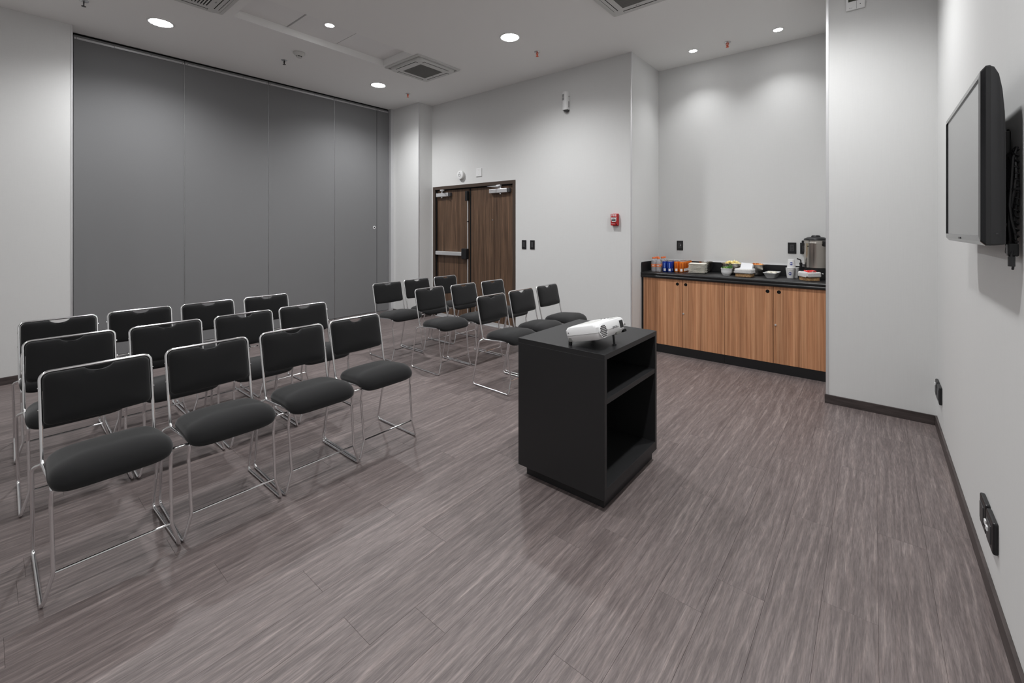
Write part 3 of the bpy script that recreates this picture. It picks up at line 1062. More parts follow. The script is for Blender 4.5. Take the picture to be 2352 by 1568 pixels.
# side face details (near side, -Y)
ys = -pw / 2
pobj('kensington_slot', cyl((-0.078, ys + 0.001, 0.012), (0, -1, 0), 0.003, 0.0025, 10), 'blackmatte')
pobj('air_filter_door', box(-0.086, -0.068, ys + 0.004, ys + 0.009, -0.034, -0.014, 0.001), 'grille')
pobj('lamp_cover', loft([[(a, b, ph / 2 - 0.0005) for a, b in rounded_rect(0.09, 0.12, 0.012, 4, -0.03, 0.01)], [(a, b, ph / 2 + 0.0012) for a, b in rounded_rect(0.087, 0.117, 0.012, 4, -0.03, 0.01)]]), 'offwhite')
pobj('focus_slider', box(0.055, 0.085, 0.06, 0.11, ph / 2 - 0.001, ph / 2 + 0.003, 0.002), 'offwhite')
for i in range(3):
    pobj('button', cyl((0.02 - 0.022 * i, 0.115, ph / 2), (0, 0, 1), 0.005, 0.0018, 12), 'grille')
pobj('foot_release', box(xf - 0.02, xf - 0.002, 0.03, 0.075, -ph / 2 - 0.003, -ph / 2 + 0.01, 0.002), 'grille')
pobj('remote_sensor_port', box(xf - 0.02, xf - 0.003, 0.105, 0.138, -ph / 2 - 0.004, -ph / 2 + 0.010, 0.002), 'blackmatte')
# feet in cart coordinates
obj('front_foot', tube([(0.084, 0.036, 0.066), (0.092, 0.036, 0.006)], 0.006, 10), M['black'], pj, True)
obj('front_foot_pad', cyl((0.092, 0.036, 0.0), (0, 0, 1), 0.011, 0.008, 16), M['black'], pj)
for yy in (-0.115, 0.115):
    obj('rear_foot', cyl((-0.086, yy, 0.0), (0, 0, 1), 0.010, 0.022, 14), M['black'], pj)

# ================================================================== counter
KY = 4.899
cabs = []
for n, (x0, x1, xm, lockx, lab) in enumerate(((-2.068, -1.196, -1.625, -1.611, 'oak-fronted base cabinet with two doors at the left end of the counter'),
                                              (-1.194, XC - 0.004, -0.756, -0.736, 'oak-fronted base cabinet with two doors beside the column'))):
    t = thing('base_cabinet', lab, 'cabinet', ((x0 + x1) / 2, KY, 0), group='counter base cabinets')
    mx = (x0 + x1) / 2
    obj('carcass', box(x0 - mx, x1 - mx, 0.02, YA - KY - 0.005, 0.093, 0.838), M['blackmatte'], t)
    obj('toe_kick', box(x0 - mx, x1 - mx, 0.003, 0.03, 0, 0.093), M['blacklam'], t)
    for (a, b, hx, lk) in ((x0, xm - 0.0012, (-1.677, -0.804)[n], None), (xm + 0.0012, x1, (-1.587, -0.708)[n], lockx)):
        d = obj('door', box(a + 0.0008 - mx, b - 0.0008 - mx, 0, 0.019, 0.094, 0.837, 0.0008, 1), M['cab'], t)
        obj('finger_hole', cyl((hx - mx, 0.003, 0.787), (0, -1, 0), 0.017, 0.0038, 24), M['blackmatte'], d)
        if lk:
            obj('lock', lathe([(0, 0.009), (0.007, 0.009), (0.0095, 0.006), (0.0095, 0)], 16), M['trim'], d, True, (lk - mx, 0, 0.467), (PI / 2, 0, 0))
t = thing('cabinet_filler', 'black filler strip between the cabinet and the alcove side wall', 'filler strip', (-2.08, KY, 0))
obj('strip', box(-0.012, 0.0115, 0.004, 0.03, 0, 0.845), M['blacklam'], t)

wt = thing('worktop', 'black laminate worktop with rounded front edge and upstand in the alcove', 'countertop', (-1.2, KY, 0.9))
# profile in (y, z): rolled front edge with a groove
fe = -0.022
prof = [(fe + 0.012, 0.0), (fe + 0.004, -0.004), (fe, -0.012), (fe + 0.001, -0.022), (fe + 0.007, -0.029), (fe + 0.007, -0.032), (fe + 0.001, -0.037), (fe, -0.048), (fe + 0.003, -0.058), (fe + 0.012, -0.062), (YA - KY - 0.001, -0.062), (YA - KY - 0.001, 0.0)]
bm = bmesh.new()
add_extrude(bm, prof, XA + 0.001 + 1.2, XC - 0.001 + 1.2, lambda u, v, d: (d, u, v))
obj('slab', bm, M['blacklam'], wt, True, angle=50)
bs = thing('backsplash', 'black laminate backsplash strip along the alcove back wall', 'backsplash', (-1.2, YA, 0.9))
obj('strip', box(XA + 0.001 + 1.2, XC - 0.001 + 1.2, -0.022, -0.0005, 0, 0.112, 0.004, 3), M['blacklam'], bs)
obj('sealant_line', box(XA + 0.001 + 1.2, XC + 1.2 - 0.001, -0.010, -0.0005, 0.112, 0.1155, 0.001), M['white'], bs)
es = thing('end_splash', 'short black end splash with a rounded corner at the left of the worktop', 'backsplash', (XA, KY, 0.9))
poly = [(fe + 0.010, 0.0), (YA - KY - 0.0225, 0.0), (YA - KY - 0.0225, 0.112)]
for k in range(6):
    a = PI / 2 + (PI / 2) * k / 5
    poly.append((fe + 0.034 + 0.024 * math.cos(a), 0.088 + 0.024 * math.sin(a)))
bm = bmesh.new()
add_extrude(bm, poly, 0.001, 0.018, lambda u, v, d: (d, u, v))
obj('strip', bm, M['blacklam'], es)
obj('sealant_line', box(0.001, 0.006, fe + 0.034, YA - KY - 0.0225, 0.112, 0.115, 0.001), M['white'], es)

CZ = 0.9
# ---- water bottles
def bottle(x, y, label):
    t = thing('drink_bottle', label, 'bottle', (x, y, CZ), group='clear bottles with orange caps')
    r = 0.0275
    pr = [(0, 0.0), (r * 0.85, 0.0), (r, 0.006), (r, 0.03), (r * 0.96, 0.034), (r, 0.038), (r, 0.056), (r, 0.088), (r * 0.96, 0.092), (r, 0.096), (r * 0.97, 0.118), (r * 0.8, 0.134), (r * 0.52, 0.146), (r * 0.5, 0.15), (0, 0.15)]
    obj('bottle_body', lathe(pr, 20), M['clear'], t, True)
    obj('label_band', lathe([(r + 0.0004, 0.056), (r + 0.0006, 0.058), (r + 0.0006, 0.086), (r + 0.0004, 0.088)], 20), M['water_label'], t, True)
    bm = bmesh.new()
    for k in range(3):
        a = -PI / 2 + 0.45 - 0.35 * k
        p = [((r + 0.0012) * math.cos(a + da), (r + 0.0012) * math.sin(a + da)) for da in (-0.12, 0.12)]
        f = bm.faces.new([bm.verts.new((p[0][0], p[0][1], 0.066)), bm.verts.new((p[1][0], p[1][1], 0.066)), bm.verts.new((p[1][0], p[1][1], 0.079)), bm.verts.new((p[0][0], p[0][1], 0.079))])
    obj('label_print', bm, M['white_print'], t)
    obj('cap', lathe([(0, 0.168), (0.0155, 0.168), (0.0165, 0.166), (0.0165, 0.15), (0, 0.15)], 18), M['cap'], t, True)


for x, y, lb in ((-1.988, 5.005, 'clear bottle with orange cap, front left of the bottle group'),
                 (-1.930, 5.005, 'clear bottle with orange cap, front right, touching the blue cans'),
                 (-1.988, 5.065, 'clear bottle with orange cap, second row left of the bottle group'),
                 (-1.930, 5.125, 'clear bottle with orange cap, behind the front right bottle'),
                 (-1.988, 5.130, 'clear bottle with orange cap, at the back of the left bottle column'),
                 (-1.930, 5.190, 'clear bottle with orange cap, rearmost beside the blue cans')):
    bottle(x, y, lb)


# ---- cans
def make_can(name, body, print1, label, x, y, group, rz=0.0):
    t = thing(name, label, 'can', (x, y, CZ), (0, 0, rz), group=group)
    r, h = 0.0278, 0.124
    obj('can_body', lathe([(0, 0.002), (r * 0.78, 0.0), (r * 0.85, 0.004), (r, 0.012), (r, h - 0.014), (r * 0.86, h - 0.003)], 20), M[body], t, True)
    obj('can_lid', lathe([(r * 0.86, h - 0.003), (r * 0.88, h), (r * 0.82, h), (r * 0.8, h - 0.003), (0, h - 0.003)], 20), M['alu'], t, True)

    def patch(n, a0, a1, z0, z1, m):
        bm = bmesh.new()
        k = 4
        vs = [[bm.verts.new(((r + 0.0006) * math.cos(a0 + (a1 - a0) * i / k), (r + 0.0006) * math.sin(a0 + (a1 - a0) * i / k), z)) for i in range(k + 1)] for z in (z0, z1)]
        for i in range(k):
            bm.faces.new((vs[0][i], vs[0][i + 1], vs[1][i + 1], vs[1][i]))
        obj(n, bm, M[m], t)
    patch('nutrition_panel', -PI / 2 - 0.1, -PI / 2 + 0.75, 0.012, 0.042, 'white_print')
    patch('can_print', -PI / 2 - 0.5, -PI / 2 - 0.35, 0.05, 0.105, print1)
    patch('can_print', -PI / 2 + 0.1, -PI / 2 + 0.45, 0.05, 0.105, print1)
    return t


rowname = ['front', 'second', 'third', 'fourth', 'fifth', 'rearmost']
for c in range(2):
    for r in range(5):
        make_can('blue_drink_can', 'blue', 'lblue', 'blue drink can, %s in the %s column of the blue cans' % (rowname[r] if r < 4 else 'rearmost', ('left', 'right')[c]), -1.872 + 0.0565 * c, 5.045 + 0.0562 * r, 'blue drink cans')
for c in range(2):
    for r in range(6):
        make_can('orange_drink_can', 'orange', 'dorange', 'orange drink can, %s in the %s column of the orange cans' % (rowname[r], ('left', 'right')[c]), -1.756 + 0.0565 * c, 5.096 + 0.0559 * r, 'orange drink cans', (0.0 if c == 0 or r == 0 else 0.8))

# ---- plates
pn = ['bottom plate', 'second plate from the bottom', 'third plate from the bottom', 'fourth plate from the bottom', 'fifth plate from the bottom', 'sixth plate from the bottom', 'second plate from the top', 'top plate']
for k in range(8):
    t = thing('square_plate', 'cream square plate, %s of the stack on the counter' % pn[k], 'plate', (-1.533, 5.146, CZ + 0.0137 * k), (0, 0, math.radians(8 + (1.5 if k % 2 else -1.5))), group='stacked square plates')

    def sq(w, z, r):
        return [(a, b, z) for a, b in rounded_rect(w, w, r, 4)]
    obj('plate_body', loft([sq(0.12, 0.0, 0.02), sq(0.150, 0.002, 0.02), sq(0.170, 0.0055, 0.018), sq(0.177, 0.0090, 0.016), sq(0.178, 0.0125, 0.016), sq(0.175, 0.0135, 0.016), sq(0.14, 0.0070, 0.02), sq(0.10, 0.0050, 0.02)]), M['plate'], t, True)


# ---- bowls
def bowl(x, y, r, h, label, wall='steel', foot=0.45):
    t = thing('steel_bowl', label, 'bowl', (x, y, CZ))
    pr = [(0, 0.0), (r * foot, 0.0), (r * (foot + 0.06), 0.003)]
    for k in range(1, 9):
        a = k / 8.0
        pr.append((r * (foot + 0.06 + (1 - foot - 0.06) * math.sin(a * PI / 2)), 0.003 + (h - 0.003) * (1 - math.cos(a * PI / 2)) ** 0.85))
    inner = [(max(p[0] - 0.003, 0), p[1] + 0.002) for p in pr[::-1][1:]]
    pr2 = pr + [(r + 0.005, h + 0.001), (r + 0.005, h + 0.003), (r - 0.003, h + 0.003)] + [(q[0], q[1] + 0.002) for q in inner if q[0] > 0] + [(0, 0.006)]
    obj('bowl_body', lathe(pr2, 40), M[wall], t, True)
    return t


bowl(-1.500, 5.328, 0.072, 0.118, 'steel bowl of clear plastic wrap behind the plate stack')
rr = random.Random(5)
bm = bmesh.new()
for k in range(26):
    a = rr.uniform(0, 2 * PI)
    d = rr.uniform(0, 0.050)
    ico = bmesh.ops.create_icosphere(bm, subdivisions=1, radius=rr.uniform(0.010, 0.018))
    sc = Vector((rr.uniform(0.6, 1.2), rr.uniform(0.6, 1.2), rr.uniform(0.4, 1.0)))
    for v in ico['verts']:
        v.co = Vector((v.co.x * sc.x, v.co.y * sc.y, v.co.z * sc.z)) * rr.uniform(0.8, 1.2) + Vector((d * math.cos(a), d * math.sin(a), 0.104 + 0.022 * (1 - d / 0.05) * rr.random()))
o = obj('crumpled_wrap', bm, M['film'], None, False, (-1.500, 5.328, CZ))  # crumpled clear film alone, no cutlery inside
tag(o, 'heap of crumpled clear plastic wrap in the steel bowl behind the plates', 'plastic wrap', kind='stuff')

bowl(-1.198, 5.265, 0.112, 0.118, 'wide steel bowl heaped with yellow popcorn')
bm = bmesh.new()
rr = random.Random(9)
for k in range(240):
    a = rr.uniform(0, 2 * PI)
    d = 0.098 * math.sqrt(rr.random())
    z = 0.094 + 0.056 * (1 - (d / 0.098) ** 2) * rr.uniform(0.6, 1.0)
    ico = bmesh.ops.create_icosphere(bm, subdivisions=1, radius=rr.uniform(0.007, 0.0115))
    mi = rr.choice((0, 0, 1, 1, 1))
    off = Vector((d * math.cos(a), d * math.sin(a), z))
    for v in ico['verts']:
        v.co = v.co * rr.uniform(0.7, 1.35) + off
    for f in set(f for v in ico['verts'] for f in v.link_faces):
        f.material_index = mi
o = obj('popcorn', bm, [M['popcorn'], M['popcorn2']], None, False, (-1.198, 5.265, CZ))
tag(o, 'heap of pale yellow popcorn in the wide steel bowl', 'popcorn', kind='stuff')

bowl(-0.984, 5.316, 0.086, 0.112, 'deep steel bowl of orange chips behind the napkin basket', foot=0.6)
bm = bmesh.new()
rr = random.Random(11)
for k in range(70):
    a = rr.uniform(0, 2 * PI)
    d = 0.072 * math.sqrt(rr.random())
    z = 0.095 + 0.03 * (1 - (d / 0.08) ** 2) * rr.uniform(0.5, 1.0)
    e = Euler((rr.uniform(-0.9, 0.9), rr.uniform(-0.9, 0.9), rr.uniform(0, 6.3))).to_matrix()
    sz = rr.uniform(0.016, 0.024)
    tri = [e @ Vector((sz * math.cos(q * 2 * PI / 3), sz * math.sin(q * 2 * PI / 3), 0)) + Vector((d * math.cos(a), d * math.sin(a), z)) for q in range(3)]
    nrm = e @ Vector((0, 0, 0.0015))
    add_loft(bm, [[p - nrm for p in tri], [p + nrm for p in tri]], mi=rr.choice((0, 0, 1)))
o = obj('tortilla_chips', bm, [M['chip'], M['chip2']], None, False, (-0.984, 5.316, CZ))
tag(o, 'heap of orange triangular chips in the deep steel bowl', 'chips', kind='stuff')

# ---- ramekin with greens
t = thing('ramekin', 'white porcelain ramekin of green leaves in front of the popcorn', 'ramekin', (-1.222, 5.095, CZ))
r = 0.056
obj('ramekin_body', lathe([(0, 0), (r * 0.66, 0), (r * 0.68, 0.006), (r * 0.80, 0.013), (r * 0.93, 0.028), (r * 0.96, 0.045), (r * 0.98, 0.066), (r, 0.068), (r * 1.02, 0.072), (r, 0.076), (r * 0.93, 0.076), (r * 0.9, 0.06), (r * 0.86, 0.03), (0, 0.02)], 36), M['porcelain'], t, True)
bm = bmesh.new()
rr = random.Random(4)
for k in range(46):
    a = rr.uniform(0, 2 * PI)
    d = 0.046 * math.sqrt(rr.random())
    e = Euler((rr.uniform(-0.7, 0.7), rr.uniform(-0.7, 0.7), rr.uniform(0, 6.3))).to_matrix()
    L, wd = rr.uniform(0.014, 0.024), rr.uniform(0.008, 0.013)
    c = Vector((d * math.cos(a), d * math.sin(a), 0.068 + 0.016 * rr.random()))
    ring = [(-L, 0), (-L * 0.4, -wd), (L * 0.4, -wd * 0.8), (L, 0), (L * 0.4, wd * 0.8), (-L * 0.4, wd)]
    nz = Vector((0, 0, 0.0008))
    add_loft(bm, [[c + e @ (Vector((u, v, 0.25 * abs(v))) - nz) for u, v in ring], [c + e @ (Vector((u, v, 0.25 * abs(v))) + nz) for u, v in ring]], mi=rr.choice((0, 0, 1)))
o = obj('green_leaves', bm, [M['leaf'], M['leaf2']], None, False, (-1.222, 5.095, CZ))
tag(o, 'chopped green leaves filling the white ramekin', 'leaves', kind='stuff')


# ---- lined wicker baskets
def basket(x, y, w, d, h, rz, label):
    t = thing('wicker_basket', label, 'basket', (x, y, CZ), (0, 0, rz), group='cloth-lined wicker baskets')
    hb = h * 0.48
    body = bmesh.new()
    add_loft(body, [[(a, b, 0.001) for a, b in rounded_rect(w - 0.012, d - 0.012, 0.012, 3)], [(a, b, h) for a, b in rounded_rect(w - 0.006, d - 0.006, 0.014, 3)],
                    [(a, b, h) for a, b in rounded_rect(w - 0.016, d - 0.016, 0.012, 3)], [(a, b, 0.01) for a, b in rounded_rect(w - 0.022, d - 0.022, 0.01, 3)]])
    obj('basket_body', body, M['wicker'], t)
    rows = 5
    for i in range(rows):
        z = 0.005 + (hb + 0.006) * i / (rows - 1)
        base = rounded_rect(w - 0.004, d - 0.004, 0.014, 4)
        # resample the outline evenly, then weave in and out
        pts = []
        n = len(base)
        per = [(Vector(base[(k + 1) % n]) - Vector(base[k])).length for k in range(n)]
        tot = sum(per)
        m = 72
        for q in range(m):
            s = tot * q / m
            k = 0
            while s > per[k]:
                s -= per[k]
                k += 1
            p = Vector(base[k]).lerp(Vector(base[(k + 1) % n]), s / per[k])
            nn = p.normalized()
            off = 0.0022 * math.sin(q * PI / 2 + i * PI) 
            pts.append((p.x + nn.x * off, p.y + nn.y * off, z + 0.0012 * math.sin(q * 1.7 + i)))
        obj('weave_strand', tube(pts, 0.0050, 5, closed=True), M['wicker'], t, True)
    # cloth liner folded over the rim
    rr = random.Random(int(w * 1000))
    rings = []
    for (inset, z) in ((0.030, h * 0.45), (0.016, h - 0.004), (0.004, h + 0.007), (-0.005, h + 0.005), (-0.009, h - 0.006), (-0.007, h * 0.78), (-0.010, h * 0.62), (-0.009, h * 0.50), (-0.003, h * 0.49)):
        ring = []
        for k, (a, b) in enumerate(rounded_rect(w - 2 * inset, d - 2 * inset, 0.016, 6)):
            wob = 0.0022 * math.sin(k * 1.9 + z * 300) + 0.0015 * rr.uniform(-1, 1)
            ring.append((a * (1 + wob / w * 1.5), b * (1 + wob / d * 1.5), z + 0.0030 * math.sin(k * 0.9 + inset * 90)))
        rings.append(ring)
    obj('cloth_liner', loft(rings, cap0=True, cap1=False), M['cloth'], t, True, angle=80)
    return t


basket(-1.042, 5.080, 0.148, 0.135, 0.076, math.radians(-4), 'small wicker basket with white liner holding folded napkins')
t = thing('napkin_stack', 'stack of white paper napkins standing in the small basket', 'napkins', (-1.036, 5.098, CZ + 0.050), (math.radians(-26), math.radians(5), math.radians(-4)))
for k in range(7):
    obj('napkin', box(-0.056, 0.056, 0.006 * k - 0.02, 0.006 * k - 0.0145, 0, 0.088, 0.001), M['paper'], t)
basket(-0.483, 5.103, 0.126, 0.120, 0.076, math.radians(42), 'larger wicker basket with white liner and red sachets, by the column')
bm = bmesh.new()
rr = random.Random(2)
for k, (dx, dy, dz) in enumerate(((-0.005, 0.0, 0.0), (0.03, -0.01, 0.002), (0.055, 0.01, 0.0), (0.012, 0.02, 0.008), (0.04, 0.015, 0.010))):
    t = thing('red_sachet', ('red sachet, %s of the five on the larger basket' % ['leftmost', 'nearest the front', 'rightmost', 'left one of the upper two', 'right one of the upper two'][k]), 'sachet', (-0.490 + dx * 0.85, 5.10 + dy, CZ + 0.083 + dz), (rr.uniform(-0.35, 0.35), rr.uniform(-0.35, 0.35), rr.uniform(0, 3)), group='red sachets on the basket')
    bm = bmesh.new()
    nx, ny = 7, 5
    top = [[(-0.030 + 0.060 * i / (nx - 1), -0.016 + 0.032 * j / (ny - 1)) for j in range(ny)] for i in range(nx)]
    for sgn in (1, -1):
        vs = [[bm.verts.new((u, v, sgn * 0.0055 * (max(0, 1 - (u / 0.027) ** 2) * max(0, 1 - (v / 0.0145) ** 2)) ** 0.5)) for u, v in row] for row in top]
        for i in range(nx - 1):
            for j in range(ny - 1):
                bm.faces.new((vs[i][j], vs[i + 1][j], vs[i + 1][j + 1], vs[i][j + 1]))
    bmesh.ops.remove_doubles(bm, verts=bm.verts, dist=0.0002)
    obj('sachet_pouch', bm, M['pack'], t, True)
    bm = bmesh.new()
    for s in (-1, 1):
        add_box(bm, s * 0.031 - 0.003, s * 0.031 + 0.003, -0.016, 0.016, -0.0006, 0.0006)
    obj('sachet_seal', bm, M['white_print'] if k % 2 else M['pack'], t)

# ---- oblong dish
t = thing('serving_dish', 'white oblong porcelain dish of creamy dip between basket and cups', 'dish', (-0.812, 5.190, CZ), (0, 0, math.radians(-3)))
def rr_(w, d, z, r=0.014):
    return [(a, b, z) for a, b in rounded_rect(w, d, r, 4)]
obj('dish_body', loft([rr_(0.070, 0.180, 0.0), rr_(0.072, 0.184, 0.005), rr_(0.078, 0.19, 0.008), rr_(0.112, 0.235, 0.046), rr_(0.120, 0.243, 0.048), rr_(0.120, 0.243, 0.052), rr_(0.104, 0.226, 0.050), rr_(0.085, 0.20, 0.026)]), M['porcelain'], t, True)
bm = bmesh.new()
rr = random.Random(8)
for k in range(30):
    u, v = rr.uniform(-0.034, 0.034), rr.uniform(-0.09, 0.09)
    ico = bmesh.ops.create_icosphere(bm, subdivisions=1, radius=rr.uniform(0.010, 0.017))
    for q in ico['verts']:
        q.co = Vector((q.co.x, q.co.y, q.co.z * 0.7)) * rr.uniform(0.85, 1.15) + Vector((u, v, 0.040 + 0.010 * (1 - (v / 0.09) ** 2)))
o = obj('creamy_dip', bm, M['dip'], None, True, (-0.812, 5.190, CZ), angle=60)
tag(o, 'cream coloured dip filling the oblong white dish', 'dip', kind='stuff')


# ---- paper cups with round blue logo
def cup(x, y, z, label, inverted=False, logo_ang=-PI / 2, h=0.088, logo=True):
    t = thing('paper_cup', label, 'cup', (x, y, z), group='white paper cups')
    rb, rt = 0.0285, 0.0385
    f = (lambda q: h - q) if inverted else (lambda q: q)
    pr = [(0, 0.004), (rb - 0.002, 0.004), (rb - 0.001, 0.0), (rb, 0.0), (rt, h - 0.003), (rt + 0.002, h - 0.002), (rt + 0.002, h), (rt - 0.001, h), (rb - 0.001, 0.006), (0, 0.006)]
    obj('cup_body', lathe([(a, f(b)) for a, b in pr], 32), M['white'], t, True)
    if logo:
        def on(u, v, e):
            zz = h * 0.5 + v
            q = zz if not inverted else h - zz
            rad = rb + (rt - rb) * q / h + e
            a = logo_ang + u / rad
            return (rad * math.cos(a), rad * math.sin(a), zz)
        bm = bmesh.new()
        cvs = bm.verts.new(on(0, 0, 0.0006))
        ring = [bm.verts.new(on(0.0155 * math.cos(k * PI / 14), 0.0155 * math.sin(k * PI / 14), 0.0006)) for k in range(28)]
        for k in range(28):
            bm.faces.new((cvs, ring[k], ring[(k + 1) % 28]))
        lo = obj('logo_disc', bm, M['logo'], t)
        bm = bmesh.new()
        up = [(-0.0148, 0.001), (-0.010, 0.0045), (-0.004, 0.0052), (0.002, 0.0030), (0.008, 0.0), (0.0138, -0.0015)]
        dn = [(-0.0148, -0.001), (-0.010, 0.0010), (-0.004, 0.0005), (0.002, -0.0020), (0.008, -0.0050), (0.0138, -0.0058)]
        vu = [bm.verts.new(on(u, v, 0.0011)) for u, v in up]
        vd = [bm.verts.new(on(u, v, 0.0011)) for u, v in dn]
        for q in range(5):
            bm.faces.new((vd[q], vd[q + 1], vu[q + 1], vu[q]))
        obj('logo_swoosh', bm, M['white_print'], lo)
    return t


ca = math.atan2(-5.2, 0.64)
cup(-0.657, 5.232, CZ, 'white paper cup with blue logo, lowest front of the cup pile', logo_ang=ca)
cup(-0.657, 5.232, CZ + 0.013, 'white paper cup nested in the front cup, its rim showing', logo_ang=ca, logo=False)
cup(-0.648, 5.236, CZ + 0.1015, 'white paper cup with blue logo turned upside down on the pile', True, logo_ang=ca)
cup(-0.628, 5.312, CZ, 'white paper cup standing behind the front cup of the pile', logo=False)
cup(-0.628, 5.312, CZ + 0.013, 'white paper cup nested in the rear cup of the pile', logo=False)

# ---- coffee urn
t = thing('coffee_urn', 'stainless steel coffee urn with black lid, tap and handle beside the column', 'coffee urn', (-0.448, 5.298, CZ))
r = 0.098
obj('base', lathe([(0, 0), (r * 0.98, 0), (r * 1.0, 0.01), (r * 0.95, 0.06), (r * 0.97, 0.112), (0, 0.112)], 48), M['black'], t, True)
obj('body', lathe([(r * 0.97, 0.112), (r, 0.115), (r, 0.350), (r * 1.015, 0.353), (r * 1.015, 0.358), (r, 0.361), (r, 0.385), (0, 0.385)], 64), M['steel'], t, True)
obj('lid', lathe([(r * 1.03, 0.383), (r * 1.03, 0.393), (r * 0.98, 0.402), (r * 0.7, 0.414), (r * 0.42, 0.418), (r * 0.42, 0.418), (0, 0.418)], 48), M['black'], t, True)
obj('lid_knob', lathe([(r * 0.40, 0.417), (r * 0.40, 0.424), (r * 0.32, 0.433), (0, 0.436)], 32), M['black'], t, True)
ha = math.atan2(-5.2, 0.44) + 0.95
for s in (0,):
    bm = box(r - 0.004, r + 0.026, -0.036, 0.036, 0.325, 0.380, 0.006)
    bmesh.ops.rotate(bm, verts=bm.verts, cent=(0, 0, 0), matrix=Matrix.Rotation(ha, 3, 'Z'))
    obj('side_handle', bm, M['black'], t)
    bm = box(r - 0.004, r + 0.026, -0.036, 0.036, 0.325, 0.380, 0.006)
    bmesh.ops.rotate(bm, verts=bm.verts, cent=(0, 0, 0), matrix=Matrix.Rotation(ha + PI, 3, 'Z'))
    obj('side_handle', bm, M['black'], t)
sa = PI + 0.35
bm = bmesh.new()
add_tube(bm, [(r - 0.01, 0, 0.135), (r + 0.025, 0, 0.135), (r + 0.034, 0, 0.12)], 0.009, 10)
add_cyl(bm, (r + 0.030, 0, 0.108), (0, 0, 1), 0.010, 0.05, 14, r2=0.014)
bmesh.ops.rotate(bm, verts=bm.verts, cent=(0, 0, 0), matrix=Matrix.Rotation(sa, 3, 'Z'))
tp = obj('tap', bm, M['black'], t, True)
bm = tube(fillet([(r + 0.030, 0, 0.150), (r + 0.032, 0, 0.185), (r + 0.065, 0, 0.198)], [0, 0.012, 0]), [0.006] * 8, 8)
bmesh.ops.rotate(bm, verts=bm.verts, cent=(0, 0, 0), matrix=Matrix.Rotation(sa, 3, 'Z'))
obj('tap_lever', bm, M['black'], tp, True)
bm = bmesh.new()
ba = math.atan2(-5.2, 0.44) - 0.72
bm = lathe([(0, 0.002), (0.009, 0.0018), (0.010, 0)], 20)
bmesh.ops.scale(bm, verts=bm.verts, vec=(1, 0.55, 1))
bmesh.ops.transform(bm, matrix=Matrix.Rotation(ba, 4, 'Z') @ Matrix.Translation((r + 0.0002, 0, 0.325)) @ Euler((PI / 2, 0, PI / 2)).to_matrix().to_4x4(), verts=bm.verts)
obj('badge', bm, M['black'], t, True)
obj('indicator_lamp', cyl((0.06, -0.083, 0.06), (0.58, -0.81, 0), 0.004, 0.012, 10), M['white'], t)

# ================================================================== chairs
TR = 0.0067


def lerp(a, b, k):
    return tuple(x + (y - x) * k for x, y in zip(a, b))


BK0, BK1 = (-0.105, 0.417), (-0.188, 0.781)        # back upright: (x, z) bottom and top


